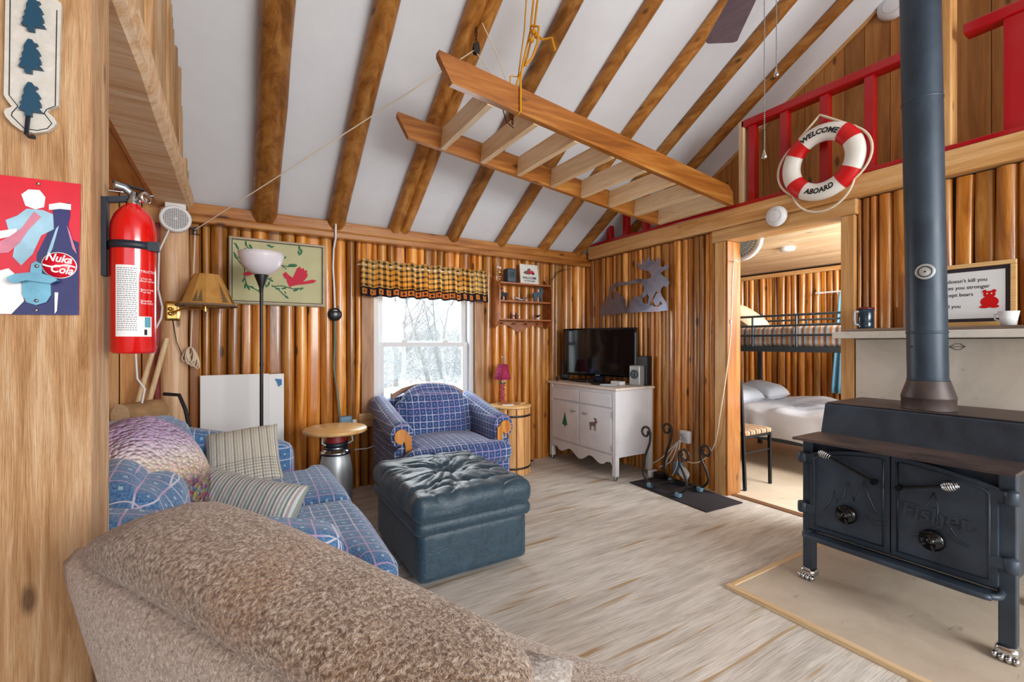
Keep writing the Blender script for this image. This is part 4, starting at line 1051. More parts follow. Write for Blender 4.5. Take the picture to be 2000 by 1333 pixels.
# milk can table
mc = root('milk_can_table', 'round light wood table top on an old milk can beside the sofa arm', 'table', (.60, 3.36, 0))
m = MB(); m.lathe([(.0001, .578), (.202, .578), (.21, .585), (.21, .60), (.203, .607), (.0001, .607)], 56); m.build('table_top', M['tablewood'], mc)
m = MB(); m.lathe([(.11, 0), (.118, .01), (.118, .05), (.112, .06), (.112, .30), (.095, .40), (.085, .425)], 40); m.build('can_body', plain('can_grey', S(188,196,200), .4, .5, var=.1), mc)
m = MB(); m.lathe([(.085, .42), (.098, .43), (.098, .445), (.088, .45), (.074, .46), (.072, .475)], 40, caps=False); m.build('collar', M['chrome'], mc)
m = MB()
for z, r in ((.432, .099), (.466, .076)): m.lathe([(r, z-.006), (r+.005, z), (r, z+.006)], 40, caps=False)
m.lathe([(.072, .475), (.08, .482), (.08, .505), (.072, .51)], 40, caps=False); m.build('dark_bands', M['navy'], mc)
m = MB(); m.lathe([(.07, .505), (.066, .51), (.062, .577)], 40); m.build('neck', plain('can_red', S(130,28,34), .5, var=.2), mc)
m = MB(); m.tube([(.075, -.05, .5), (.1, -.07, .52), (.095, -.065, .56), (.06, -.04, .565)], .006, 8); m.tube([(-.075, -.05, .5), (-.1, -.07, .52), (-.095, -.065, .56), (-.06, -.04, .565)], .006, 8); m.build('handle', M['greyp'], mc)

# ================================================================ WINDOW CURTAIN, WALL SHELF AND WALL ART
def sheetmesh(fn, nu, nv):
    vs = []; uv = []
    for j in range(nv+1):
        for i in range(nu+1):
            vs.append(fn(i/nu, j/nv)); uv.append((i/nu, j/nv))
    return vs, [(j*(nu+1)+i, j*(nu+1)+i+1, (j+1)*(nu+1)+i+1, (j+1)*(nu+1)+i) for j in range(nv) for i in range(nu)], uv
va = root('valance', 'gathered gold and black checked valance with a dark band of small motifs over the window', 'curtain', (1.45, 3.82, 1.575))
def vfn(u, v):
    fold = .5 + .5*sin(u*2*pi*17 + 1.2*sin(u*13)); amp = .012 + .026*(1-v)
    x = .875 + 1.15*u + (.010*(1-v) if u > .9 else 0) - (.008*(1-v) if u < .1 else 0)
    z = 1.582 + .006*sin(u*2*pi*9) + v*(.30 + .006*fold)
    pinch = .012*math.exp(-((v-.86)/.035)**2)
    return Vector((x, 3.815 - amp*fold - .01*(1-v) + pinch, z))
vs, fs, uv = sheetmesh(vfn, 260, 14); m = MB(); m.add(vs, fs, True, uv); o = m.build('fabric', M['valance'], va, world=True)
sm = o.modifiers.new('t', 'SOLIDIFY'); sm.thickness = .002
m = MB(); m.tube([(.86, 3.862, 1.84), (.86, 3.826, 1.842), (1.45, 3.822, 1.842), (2.04, 3.826, 1.842), (2.04, 3.862, 1.84)], .006, 8); m.build('rod', M['white'], va, world=True)

SX0, SX1, SY = 2.115, 2.735, 3.86
ws = root('wall_shelf', 'brown wooden wall shelf with three boards, scalloped sides and peg rail', 'shelf', ((SX0+SX1)/2, SY, 1.31))
side = [(0, 1.36), (-.03, 1.34), (-.06, 1.345), (-.155, 1.42), (-.155, 1.50), (-.15, 1.60), (-.155, 1.70), (-.14, 1.76), (-.10, 1.785), (-.06, 1.80), (-.04, 1.83), (0, 1.84)]
for x in (SX0, SX1-.016):
    m = MB(); m.prism([(x, SY+y, z) for y, z in side], (.016, 0, 0)); m.build('side_panel', M['shelfwood'], ws, bevel=.003, world=True)
for z, d in ((1.765, .14), (1.592, .14), (1.415, .15)):
    m = MB(); m.box((SX0+.017, SY-d, z), (SX1-.017, SY, z+.015)); m.build('shelf_board', M['shelfwood'], ws, bevel=.002, world=True)
m = MB(); ap = [(SX0+.02, 1.41)]; 
for i in range(21):
    t = i/20; xx = SX0+.02+(SX1-SX0-.04)*t; ap.append((xx, 1.368 - .055*math.exp(-((t-.5)/.16)**2) - .012*math.cos(t*4*pi)*.8))
ap.append((SX1-.02, 1.41)); m.prism([(x, SY-.012, z) for x, z in ap], (0, .012, 0)); m.build('peg_rail', M['shelfwood'], ws, world=True)
for i in range(4):
    m = MB(); m.lathe([(.008, 0), (.007, .03), (.012, .038), (.011, .046), (.0001, .048)], 14, (SX0+.10+.14*i, SY-.012, 1.388), Matrix.Rotation(pi/2, 3, 'X')); m.build('peg', M['shelfwood'], ws, world=True)
def wp(px, py, y=3.80): return PY(px, py, y)
# things on the shelf
z = 1.781; x = wp(971, 550, 3.79).x
ol = root('oil_lamp', 'clear glass oil lamp at the left end of the top wall shelf board', 'oil lamp', (x+.015, 3.78, z))
m = MB(); m.lathe([(.0001, 0), (.034, 0), (.036, .01), (.020, .02), (.034, .035), (.038, .055), (.026, .075), (.014, .082)], 28); m.build('font', M['glass'], ol)
m = MB(); m.lathe([(.016, .08), (.024, .086), (.024, .1), (.016, .105)], 24); m.tube([(.02, 0, .09), (.036, 0, .09)], .003, 8); m.build('burner', M['brass'], ol)
m = MB(); m.lathe([(.022, .1), (.034, .13), (.030, .16), (.018, .195), (.016, .24), (.0175, .24), (.0195, .195), (.0315, .16), (.0355, .13), (.0235, .1)], 28, caps=False); m.build('chimney', M['glass'], ol)
def speaker(nm, loc, rz, w, d, h, mat, lb, cr, cz):
    o = root(nm, lb, 'speaker', loc, rz); m = MB(); m.rbox((0, 0, h/2), (w, d, h), .008, 8); m.build('cabinet', mat, o)
    m = MB(); Mx = Matrix.Rotation(pi/2, 3, 'X'); m.lathe([(cr*1.15, .0), (cr*1.15, .003), (cr, .004), (cr*.5, -.001), (cr*.3, .004), (.0001, .006)], 30, (0, -d/2, cz), Mx); m.build('cone', M['cone'] if mat is not M['black'] else M['gloss'], o); return o
speaker('speaker', (wp(994, 550, 3.79).x+.005, 3.78, z), 0, .10, .09, .135, plain('charcoal_speaker', S(58,70,84), .5), 'small charcoal speaker on top of the wall shelf between oil lamp and white sign', .033, .075)
x0 = wp(1011, 555).x; x1 = wp(1060, 555).x
wsgn = root('welcome_plaque', 'square white plaque with painted animals and the word WELCOME on top of the wall shelf', 'sign', ((x0+x1)/2-.012, 3.80, z))
hw = .108; m = MB(); m.box((-hw, -.008, 0), (hw, .008, .205), rot=RXM(-.1), pivot=(0,0,0)); m.build('board', stone('plaque_white', S(206,206,200), S(228,228,222), .6, 20), wsgn, bevel=.004)
m = MB(); R = RXM(-.1)
put_text(m, 'WELCOME', .034, lambda v: R @ Vector((v.x*1.0, -.0095, .055+v.y)), bold=.0008); put_text(m, 'TO OUR CABIN', .018, lambda v: R @ Vector((v.x, -.0095, .030+v.y)), bold=.0005); m.build('lettering', M['ink'], wsgn)
for q, (cx, cz, a, b, mt) in enumerate(((-.02, .12, .045, .02, 'mooseb'), (.03, .125, .035, .018, 'crimson'), (0, .15, .02, .014, 'mooseb'), (.045, .11, .02, .008, 'ink'))):
    m = MB(); m.prism([R @ Vector((cx+a*cos(t*pi/8)*(1+.15*sin(5*t)), -.0085-.0003*q, cz+b*sin(t*pi/8)*(1+.2*cos(3*t)))) for t in range(16)], (0, -.0006, 0)); m.build('animal_print', M[mt], wsgn)
MOOSE = [(0,0),(.02,.28),(-.02,.42),(-.06,.56),(-.02,.70),(.10,.74),(.30,.74),(.46,.80),(.60,.84),(.66,.92),(.60,1.0),(.52,1.06),(.50,1.18),(.58,1.12),(.60,1.22),(.66,1.10),(.70,1.2),(.76,1.04),(.80,1.18),(.86,1.10),(.84,1.0),(.80,.95),(.90,.90),(.98,.84),(.96,.78),(.86,.78),(.80,.70),(.76,.62),(.72,.50),(.74,.30),(.78,.02),(.70,0),(.66,.26),(.62,.40),(.58,.28),(.60,.02),(.52,0),(.52,.26),(.50,.42),(.34,.40),(.22,.40),(.18,.26),(.22,.02),(.14,0),(.10,.24),(.08,.0)]
BEAR = [(0,0),(.04,.3),(-.04,.45),(0,.62),(.15,.7),(.4,.68),(.62,.72),(.7,.8),(.78,.76),(.9,.66),(.98,.58),(.9,.52),(.8,.5),(.74,.4),(.76,.2),(.8,0),(.66,0),(.62,.25),(.56,.3),(.52,.0),(.42,0),(.42,.3),(.26,.3),(.24,.0),(.14,0),(.12,.2),(.1,0)]
def fig(nm, shape, c, s, mat, lb, cat, th=.012, flip=False, rz=0):
    pts = [((-p[0] if flip else p[0])*s - (-.5*s if flip else .5*s), 0, p[1]*s) for p in shape]
    R = RZM(rz); m = MB(); m.prism([R @ Vector(p) + Vector(c) for p in pts], R @ Vector((0, th, 0))); return tag(m.build(nm, mat, bevel=.002), lb, cat)
z = 1.608
fig('moose_figurine', MOOSE, (wp(980, 585, 3.78).x, 3.76, z), .10, M['ink'], 'little black moose figurine on the middle wall shelf board', 'figurine', .02, True)
ca = root('canoe_ornament', 'small silvery canoe ornament in the middle of the middle wall shelf board', 'ornament', (wp(1018, 588, 3.78).x, 3.78, z))
m = MB(); vs = []; fs = []
for i in range(13):
    t = -1+i/6; w = .016*(1-t*t)+.001; zz = .006 + .030*t*t
    for k in range(5): a = pi*k/4; vs.append((t*.075, -cos(a)*w, zz+.014-sin(a)*.016))
m.add(vs, [(i*5+k, i*5+k+1, (i+1)*5+k+1, (i+1)*5+k) for i in range(12) for k in range(4)], True); o = m.build('hull', plain('pewter', S(170,172,176), .35, .6), ca); o.modifiers.new('t', 'SOLIDIFY').thickness = .003
m = MB(); m.tube([(-.01, 0, .01), (-.012, 0, .06), (.0, 0, .075), (.012, 0, .06), (.01, 0, .01)], .003, 6); m.build('paddler', M['ink'], ca)
fig('moose_figurine', MOOSE, (wp(1052, 588, 3.76).x, 3.75, z), .125, plain('slate_blue_paint', S(48,76,92), .5), 'slate blue flat moose cut-out at the right of the middle wall shelf board', 'figurine', .014)
z = 1.431
sf = root('bird_figurine', 'dark red spread-winged bird ornament on the lowest wall shelf board', 'figurine', (wp(1008, 622, 3.78).x, 3.78, z))
m = MB(); m.sphere((0, 0, .028), .018, 12, 8, (.9, .8, 1.2)); m.prism([(-.045, 0, .045), (-.005, 0, .02), (.0, 0, .035)], (0, .005, 0)); m.prism([(.045, 0, .045), (.005, 0, .02), (.0, 0, .035)], (0, .005, 0)); m.prism([(-.012, 0, .075), (-.008, 0, .04), (.008, 0, .04), (.012, 0, .075), (0, 0, .055)], (0, .005, 0)); m.build('body', plain('plum_paint', S(90,30,44), .5), sf)
m = MB(); m.lathe([(.02, 0), (.018, .008), (.0001, .01)], 16); m.build('stand', M['ink'], sf)
sq = root('small_bird', 'tiny dark bird on a white base at the right of the lowest wall shelf board', 'figurine', (wp(1050, 622, 3.78).x, 3.78, z))
m = MB(); m.lathe([(.018, 0), (.016, .012), (.008, .022), (.0001, .024)], 14); m.build('base', M['white'], sq); m = MB(); m.sphere((0, 0, .036), .014, 12, 8, (1.5, .8, .9)); m.sphere((.022, 0, .046), .008); m.prism([(-.05, 0, .05), (-.015, 0, .03), (-.01, 0, .042)], (0, .004, 0)); m.build('bird', M['ink'], sq)
m = MB(); m.tube([(2.745, 3.85, 1.88), (2.8, 3.85, 1.80), (2.88, 3.85, 1.93), (3.0, 3.845, 1.99)], .003, 6); m.tube([(2.74, 3.855, 1.83), (2.84, 3.85, 1.87), (2.95, 3.85, 1.96), (3.1, 3.85, 2.0)], .002, 6)
tag(m.build('speaker_wire', M['black']), 'thin black wires running up the logs from the wall shelf to the corner', 'cable')

# moose wall art
c7 = crop(900, 480, 4.443); XA = WX-.075
QA = lambda p, d=0: PX(*c7(*p), XA) - Vector((d, 0, 0))
mw = root('moose_wall_art', 'blued steel moose silhouette wading among brush, hung on the log wall above the television', 'wall art', QA((1500, 600)))
m = MB()
def pp(pts, d=0): m.prism([QA(p, d) for p in pts], (-.003, 0, 0))
pp([(1215,607),(1212,568),(1232,505),(1255,490),(1262,455),(1280,440),(1290,395),(1302,400),(1306,450),(1322,470),(1330,420),(1345,393),(1362,400),(1368,430),(1382,420),(1392,440),(1412,452),(1428,470),(1432,515),(1442,545),(1460,530),(1465,480),(1482,462),(1500,468),(1510,440),(1525,455),(1540,430),(1550,470),(1575,480),(1590,505),(1620,505),(1650,515),(1680,528),(1720,530),(1752,505),(1765,470),(1778,485),(1785,520),(1798,562),(1700,575),(1560,578),(1400,590),(1290,604)])
pp([(1288,395),(1300,360),(1330,332),(1380,318),(1450,316),(1530,290),(1600,290),(1660,290),(1650,330),(1590,325),(1520,328),(1440,342),(1380,348),(1335,365),(1318,405)], .0032)
pp([(1590,292),(1650,285),(1662,250),(1690,236),(1738,240),(1768,268),(1800,285),(1817,322),(1798,362),(1768,350),(1748,368),(1738,400),(1722,408),(1702,395),(1682,430),(1658,480),(1642,525),(1620,520),(1640,445),(1625,420),(1592,452),(1560,478),(1532,495),(1520,480),(1560,440),(1590,400),(1600,370),(1575,332)], .0064)
pp([(1655,252),(1640,222),(1600,217),(1556,206),(1538,148),(1576,166),(1590,113),(1611,150),(1640,92),(1652,134),(1680,124),(1700,145),(1722,98),(1737,130),(1732,176),(1765,190),(1786,160),(1802,182),(1817,168),(1806,210),(1770,216),(1742,242)], .0096)
pp([(1700,420),(1735,400),(1750,440),(1790,500),(1800,560),(1760,520),(1735,480),(1715,520),(1690,520),(1670,480)], .0030)
m.build('silhouette', M['steelart'], mw, world=True)
m = MB(); m.tube([QA((1300, 520), -.01), QA((1300, 520), .02)], .004, 6); m.tube([QA((1690, 300), -.03), QA((1690, 300), .02)], .004, 6); m.build('mount_pin', M['steel'], mw, world=True)

# ================================================================ ARMCHAIR
def arm(par, nm, ys, x_in, sgn, h0, h1, mat, w=.17, rr=.095, panel=None, zb=.12):
    """scroll arm swept from front ys[0] to back ys[1]; x_in is the inner face, sgn the outward side"""
    prof = []
    prof.append((0, zb)); prof.append((0, -rr*1.35))
    for k in range(15):
        a = radians(185 - k*245/14); prof.append((rr*.95 + rr*cos(a), -rr + rr*sin(a)))
    prof.append((rr*.95, -rr*1.75)); prof.append((w*.86, -rr*2.3)); prof.append((w*.86, zb))
    N = 12; n = len(prof); vs = []
    for i in range(N+1):
        t = i/N; y = ys[0] + (ys[1]-ys[0])*t; h = h0 + (h1-h0)*t**1.1; sc = 1
        if i == 0: sc = .90
        if i == 0: y += .0
        elif i == 1: y = ys[0] + .018
        for j, (px, pz) in enumerate(prof):
            z = zb if pz == zb else h + pz
            cx, cz = w*.45, h - rr
            X = px
            if i == 0: X = cx + (px-cx)*.93; z = z if pz == zb else cz + (z-cz)*.93; 
            vs.append((x_in + sgn*X, y, z))
    fs = []
    for i in range(N):
        for j in range(n):
            q = (i*n+j, i*n+(j+1) % n, (i+1)*n+(j+1) % n, (i+1)*n+j); fs.append(q if sgn*(ys[1]-ys[0]) < 0 else tuple(reversed(q)))
    m = MB(); m.add(vs, fs, True); m.add(vs[:n], [tuple(range(n))]); m.add(vs[-n:], [tuple(reversed(range(n)))])
    a = m.build(nm, mat, par)
    if panel:
        m = MB(); yb = ys[0]-.002; pts = []
        R2 = rr*.60; cx, cz = rr*.95, h0-rr
        for k in range(13):
            an = radians(165 - k*260/12); pts.append((cx+.008 + R2*cos(an), cz + R2*sin(an)))
        pts += [(cx-.012, cz-R2*.6), (cx-.02, cz-R2*1.3), (cx-.024, panel), (cx-rr*.78, panel), (cx-rr*.74, cz)]
        m.prism([(x_in+sgn*p[0], yb, p[1]) for p in pts], (0, -.016, 0)); m.build('arm_panel', M['chairwood'], a, bevel=.005)
    return a
M['chairwood'] = wood('honey_oak', S(150,84,26), S(204,132,52), S(222,156,76), 'z', .3, 1.2, .01, 0, .1, .4)
ac = root('armchair', 'dark blue checked armchair with scrolled arms and wooden arm panels in front of the window', 'armchair', (1.405, 3.39, 0), radians(-3)); ac.scale = (.95, .97, 1)
m = MB(); m.rbox((0, .02, .20), (.80, .62, .28), .03, 10, lambda o, p, n: o + Vector((0, 0, 0))); m.build('base', M['chair'], ac)
m = MB()
def tcush(o, p, n): 
    o = o.copy()
    if o.y < -.225: o.x *= 1.0 + .30*min(1, (-.225-o.y)/.03)
    o.z += .018*(1-p[0]**2)*(1-p[1]**2)*(1 if p[2] > 0 else 0)
    return o
m.rbox((0, -.125, .385), (.66, .70, .15), .06, 22, tcush, puff=.012); m.build('seat_cushion', M['chair'], ac)
for sgn in (-1, 1): arm(ac, 'arm', (-.32, .42), sgn*.335, sgn, .635, .76, M['chair'], w=.165, rr=.088, panel=.40, zb=.06)
m = MB(); m.rbox((0, .20, .60), (.60, .17, .44), .075, 18, lambda o, p, n: o + Vector((0, .012*noise.noise(o*9), -.06*abs(p[0])**3*(p[2] > 0)*p[2] + .01*noise.noise(o*7+Vector((3,3,3))))), rot=RXM(radians(-16)), puff=.05); m.build('back_cushion', M['chair'], ac)
m = MB(); m.prism([(x, .34, z) for x, z in [(-.42, .06), (.42, .06), (.42, .68), (.34, .73), (.2, .765), (0, .77), (-.2, .765), (-.34, .73), (-.42, .68)]], (0, .10, 0)); m.build('back', M['chair'], ac, bevel=.025)
m = MB(); arc = [(-.33, .775), (-.24, .822), (-.12, .85), (0, .86), (.12, .85), (.24, .822), (.33, .775)]
m.prism([(x, .335, z) for x, z in arc] + [(x, .335, z-.045) for x, z in reversed(arc)], (0, .06, 0)); m.build('crest_rail', plain('brown_wood_crest', S(150,108,84), .5, var=.1), ac, bevel=.01)
for x, y in ((-.36, -.27), (.36, -.27), (-.36, .36), (.36, .36)):
    m = MB(); m.lathe([(.018, 0), (.025, .062)], 12, (x, y, 0)); m.build('leg', M['shelfwood'], ac)

# barrel side table and its lamp
bt = root('barrel_table', 'wooden barrel with black hoops and round lid between armchair and white cabinet', 'table', (2.20, 3.655, 0))
for k in range(14):
    m = MB(); m.cur = (k*.43) % .9+.05; a0 = 2*pi*k/14+.02; a1 = 2*pi*(k+1)/14-.02; pts = [(.190*cos(a0+(a1-a0)*t/4), .190*sin(a0+(a1-a0)*t/4)) for t in range(5)] + [(.174*cos(a1-(a1-a0)*t/4), .174*sin(a1-(a1-a0)*t/4)) for t in range(5)]
    m.prism([(x, y, .0) for x, y in pts], (0, 0, .598), True); m.build('stave', M['barrel'], bt)
for z in (.055, .525):
    m = MB(); m.lathe([(.191, z), (.1945, z), (.1945, z+.018), (.191, z+.018)], 48, caps=False); m.build('hoop', M['black'], bt)
m = MB(); m.lathe([(.0001, .600), (.192, .600), (.198, .606), (.198, .618), (.192, .624), (.0001, .624)], 56); m.build('lid', M['tablewood'], bt)
tl_ = root('table_lamp', 'small lamp with magenta quilted shade and berry-coloured figure stem on the barrel', 'lamp', (2.145, 3.70, .626))
m = MB(); m.lathe([(.0001, 0), (.045, 0), (.042, .012), (.016, .02), (.012, .03)], 24); m.build('base', M['shelfwood'], tl_)
m = MB(); rn = random.Random(4); m.tube([(0, 0, .02), (.008, 0, .08), (-.004, 0, .14), (0, 0, .2)], [.014, .017, .014, .010], 10)
for k in range(14): a = k*2.4; m.sphere((.016*cos(a), .016*sin(a), .03+k*.011), .011, 8, 5)
m.build('stem', plain('berry_figure', S(170,60,80), .5, var=.4), tl_)
m = MB()
for k in range(5): a = k*1.26; m.prism([(0, 0, .185), (.03*cos(a), .03*sin(a), .205), (.035*cos(a+.4), .035*sin(a+.4), .19)], (0, 0, .003))
m.build('leaves', M['green'], tl_)
m = MB(); m.lathe([(.009, .19), (.009, .235)], 12); m.lathe([(.003, .3), (.003, .43), (.007, .44), (.0001, .45)], 10); m.build('socket', M['steel'], tl_)
m = MB(); m.lathe([(.080, .232), (.045, .372)], 40, caps=False); o = m.build('lamp_shade', M['quilt'], tl_); o.modifiers.new('t', 'SOLIDIFY').thickness = .002
m = MB(); m.box((2.26, 3.60, .626), (2.34, 3.68, .636), rot=RZM(.4)); tag(m.build('coaster', M['tablewood'], bevel=.002), 'small square wooden coaster on the barrel lid', 'coaster')
m = MB(); m.box((2.09, 3.56, .626), (2.19, 3.62, .631), rot=RZM(-.2)); tag(m.build('notepad', M['white'], bevel=.001), 'small white notepad on the barrel lid in front of the lamp', 'notepad')
m = MB(); m.tube([(2.46, 3.85, .34), (2.455, 3.85, .15), (2.46, 3.84, .03), (2.50, 3.80, .008), (2.58, 3.82, .008), (2.56, 3.86, .008), (2.48, 3.87, .012)], .004, 6)
tag(m.build('black_wire', M['black']), 'black wire down the logs between barrel and white cabinet', 'cable')

# ================================================================ CABINET AND ITS THINGS
cb = root('sideboard', 'worn white painted sideboard with two drawers, two doors and scalloped apron', 'cabinet', (3.025, 3.362, 0), -pi/2)
hw, hd = .475, .225
m = MB(); m.box((-hw, -hd+.004, .20), (hw, hd, .785))
m.build('body', M['cab'], cb, bevel=.004)
for sx in (-1, 1):
    for sy in (-1, 1):
        m = MB(); cx = sx*(hw-.018); cy = sy*(hd-.018); m.box((cx-.022, cy-.022, .04), (cx+.022, cy+.022, .785)); lg = m.build('leg', M['cab'], cb, bevel=.005)
        m = MB(); m.lathe([(.012, .03), (.012, .042)], 10, (cx, cy, 0)); m.lathe([(.0001, -.007), (.018, -.007), (.018, .007), (.0001, .007)], 16, (cx, cy, .019), Matrix.Rotation(pi/2, 3, 'Y')); m.build('caster', M['steel'], lg)
ap = [(-hw+.03, .215)] + [(-hw+.03+(2*hw-.06)*i/30, .165 - .04*(1-abs(2*i/30-1))**.6*(1) + .028*sin(i/30*2*pi*3+pi/2)*(abs(2*i/30-1) < .8) - (.045 if i in (0, 30) else 0)) for i in range(31)] + [(hw-.03, .215)]
m = MB(); m.prism([(x, -hd-.004, z) for x, z in ap], (0, .014, 0)); m.build('apron', M['cab'], cb)
m = MB(); m.box((-hw-.025, -hd-.022, .787), (hw+.025, hd+.012, .807)); m.build('top', wood('worn_white_top', S(190,160,130), S(222,210,198), S(232,226,220), 'x', .5, 1, .01, 0, .1), cb, bevel=.004)
def front(nm, x0, x1, z0, z1):
    m = MB(); m.box((x0, -hd-.012, z0), (x1, -hd+.004, z1)); return m.build(nm, M['cab'], cb, bevel=.003)
d1 = front('drawer', -hw+.045, -.006, .635, .745); d2 = front('drawer', .006, hw-.045, .635, .745)
e1 = front('door', -hw+.045, -.006, .235, .620); e2 = front('door', .006, hw-.045, .235, .620)
for par, x in ((e1, -.085), (e2, .085)):
    m = MB(); m.tube([(x-.032, -hd-.014, .545), (x-.015, -hd-.028, .54), (x+.015, -hd-.028, .54), (x+.032, -hd-.014, .545)], .0045, 8); m.sphere((x, -hd-.028, .54), .008); m.build('handle', M['steel'], par)
for par, x in ((e2, hw-.043),):
    for z in (.28, .57): m = MB(); m.tube([(x, -hd-.01, z-.025), (x, -hd-.01, z+.025)], .006, 8); m.build('hinge', M['greyp'], par)
m = MB(); tr = [(0,.14)]; 
for k in range(7): w = .010+.0055*k; z = .12-.016*k; tr += [(w, z-.006), (w*.55, z-.008)]
tr += [(.004, .004), (.004, -.01)]; tr = tr + [(-x, z) for x, z in reversed(tr[1:])]
m.prism([(-.215+x*1.15, -hd-.013, .375+z) for x, z in tr], (0, -.0008, 0)); m.build('tree_decal', M['treegreen'], e1)
m = MB(); m.prism([(.155+p[0]*.11, -hd-.013, .40+p[1]*.10) for p in MOOSE], (0, -.0008, 0)); m.build('moose_decal', M['mooseb'], e2)
CT = .808
# television
tv = root('television', 'black flat screen television on the white sideboard', 'television', (3.065, 3.40, CT), radians(-69.3))
m = MB(); m.rbox((0, .004, .30), (.80, .035, .475), .006, 8); m.build('bezel', M['gloss'], tv)
m = MB(); m.box((-.382, -.0165, .088), (.382, -.0145, .522)); m.build('screen', plain('tv_screen', S(10,12,16), .06), tv)
m = MB(); m.rbox((0, .01, .006), (.40, .20, .012), .005, 6); m.box((-.05, .0, .01), (.05, .03, .075)); m.build('stand', M['gloss'], tv)
m = MB(); put_text(m, 'SAMSUNG', .011, lambda v: Vector((v.x, -.0148, .069+v.y)), bold=.0004); m.build('lettering', M['greyp'], tv)
speaker('speaker', (3.155, 2.975, CT), radians(-75), .105, .11, .185, M['silver'], 'silver-grey desktop speaker beside the television at the right end of the sideboard', .036, .105)
m = MB(); m.box((3.20, 2.905, CT), (3.27, 3.05, CT+.27)); bs = tag(m.build('subwoofer', M['black'], bevel=.006), 'tall black speaker box behind the silver speaker against the log wall', 'speaker')
ls = root('speaker', 'slim dark grey speaker on an oval foot behind the left edge of the television', 'speaker', (2.99, 3.835, CT), radians(-60))
m = MB(); m.rbox((0, 0, .125), (.075, .05, .21), .02, 8); m.build('cabinet', plain('slate_speaker', S(70,84,96), .5), ls); m = MB(); m.lathe([(.045, 0), (.04, .012), (.012, .02), (.0001, .022)], 20); m.build('foot', M['black'], ls)
wc = root('webcam', 'tiny black round gadget at the left front of the sideboard top', 'gadget', (2.83, 3.76, CT)); m = MB(); m.sphere((0, 0, .03), .018); m.lathe([(.016, 0), (.006, .012), (.006, .02)], 14); m.build('body', M['black'], wc); m = MB(); m.box((-.02, -.003, .0), (-.012, .003, .02)); m.build('clip', M['chrome'], wc)
m = MB(); m.rbox((2.99, 3.56, CT+.0135), (.11, .24, .024), .005, 5, rot=RZM(radians(8))); tag(m.build('disc_player', M['black']), 'flat black player box under the left half of the television', 'player')
m = MB(); m.rbox((2.90, 3.20, CT+.0085), (.05, .16, .016), .006, 5, rot=RZM(radians(25))); tag(m.build('remote_control', M['black']), 'black remote control on the sideboard in front of the television, left one', 'remote control')
m = MB(); m.rbox((2.905, 3.09, CT+.0085), (.045, .15, .016), .006, 5, rot=RZM(radians(55))); tag(m.build('remote_control', M['greyp']), 'grey remote control nearest the silver speaker', 'remote control')
m = MB(); m.box((3.03, 3.07, CT), (3.10, 3.19, CT+.032)); tag(m.build('white_box', M['white'], bevel=.003), 'small white box between television foot and silver speaker', 'box')

# mat, log rack and cables by the door
m = MB(); m.box((2.86, 2.02, .0), (3.262, 2.80, .008), rot=RZM(radians(-3))); tag(m.build('door_mat', M['mat'], bevel=.002), 'black ribbed floor mat under the iron log rack', 'mat')
lk = root('log_rack', 'wrought iron log rack with four scrolled uprights on the black mat', 'log rack', (3.045, 2.47, .008))
def spiral(c, r0, a0, a1, n=16, shrink=.55):
    return [(c[0] + (r0*(1-shrink*i/n))*cos(a0+(a1-a0)*i/n), c[1] + (r0*(1-shrink*i/n))*sin(a0+(a1-a0)*i/n)) for i in range(n+1)]
def crv(pts, n=8):
    out = []
    for i in range(len(pts)-1):
        p0 = pts[max(0, i-1)]; p1 = pts[i]; p2 = pts[i+1]; p3 = pts[min(len(pts)-1, i+2)]
        for k in range(n):
            t = k/n; out.append(tuple(.5*((2*p1[j]) + (-p0[j]+p2[j])*t + (2*p0[j]-5*p1[j]+4*p2[j]-p3[j])*t*t + (-p0[j]+3*p1[j]-3*p2[j]+p3[j])*t**3) for j in range(len(p1))))
    out.append(tuple(pts[-1])); return out
for xx in (-.13, .13):
    H1, H2 = .50, .385
    left = [(.10, .035), (.17, .05), (.215, .12), (.19, .25), (.145, .36), (.135, .43)]
    sp1 = spiral((.185, H1-.052), .052, radians(180), radians(-210), 18)
    right = [(-.10, .035), (-.17, .05), (-.215, .11), (-.195, .19), (-.155, .26), (-.145, .32)]
    sp2 = [(-y, z) for y, z in spiral((.195, H2-.052), .052, radians(180), radians(-210), 18)]
    for pts in (crv(left)[:-1] + sp1, crv(right)[:-1] + sp2):
        m = MB(); m.tube([(xx, y, z) for y, z in pts], .010, 8); m.build('upright', M['iron'], lk)
    m = MB(); m.bar((xx, .11, .035), (xx, -.11, .035), .02, .012); m.build('base_bar', M['iron'], lk)
for y in (-.09, .09):
    m = MB(); m.bar((-.13, y, .037), (.13, y, .037), .02, .010); m.build('cross_bar', M['iron'], lk)
for x in (-.13, .13):
    for y in (-.14, .14):
        m = MB(); m.rbox((x, y, .021), (.045, .035, .04), .006, 4); lab(m.build('foot_pad', M['bluegrey'], lk), 'blue-grey foot pad')
ob = root('wall_outlet', 'white electrical outlet box with plugs low on the log wall by the doorway', 'outlet', (3.285, 2.54, .35))
m = MB(); m.rbox((-.015, 0, .05), (.04, .095, .105), .006, 5); m.build('box', M['white'], ob)
m = MB(); m.rbox((-.043, .01, .065), (.018, .04, .03), .005, 4); m.rbox((-.043, -.005, .03), (.018, .05, .02), .004, 4); m.build('plug', M['greyp'], ob)
m = MB(); m.rbox((3.26, 2.60, .12), (.05, .09, .11), .008, 5); tag(m.build('power_adapter', M['bluegrey']), 'blue-grey power adapter hanging under the outlet box', 'power adapter')
m = MB(); m.box((3.17, 2.70, .009), (3.25, 2.80, .055)); tag(m.build('power_strip', M['black'], bevel=.005), 'black power strip on the floor behind the log rack', 'power strip')
m = MB(); m.rbox((3.20, 2.835, .03), (.10, .03, .055), .004, 4); tag(m.build('white_adapter', M['white']), 'white power adapter at the back corner of the sideboard', 'power adapter')
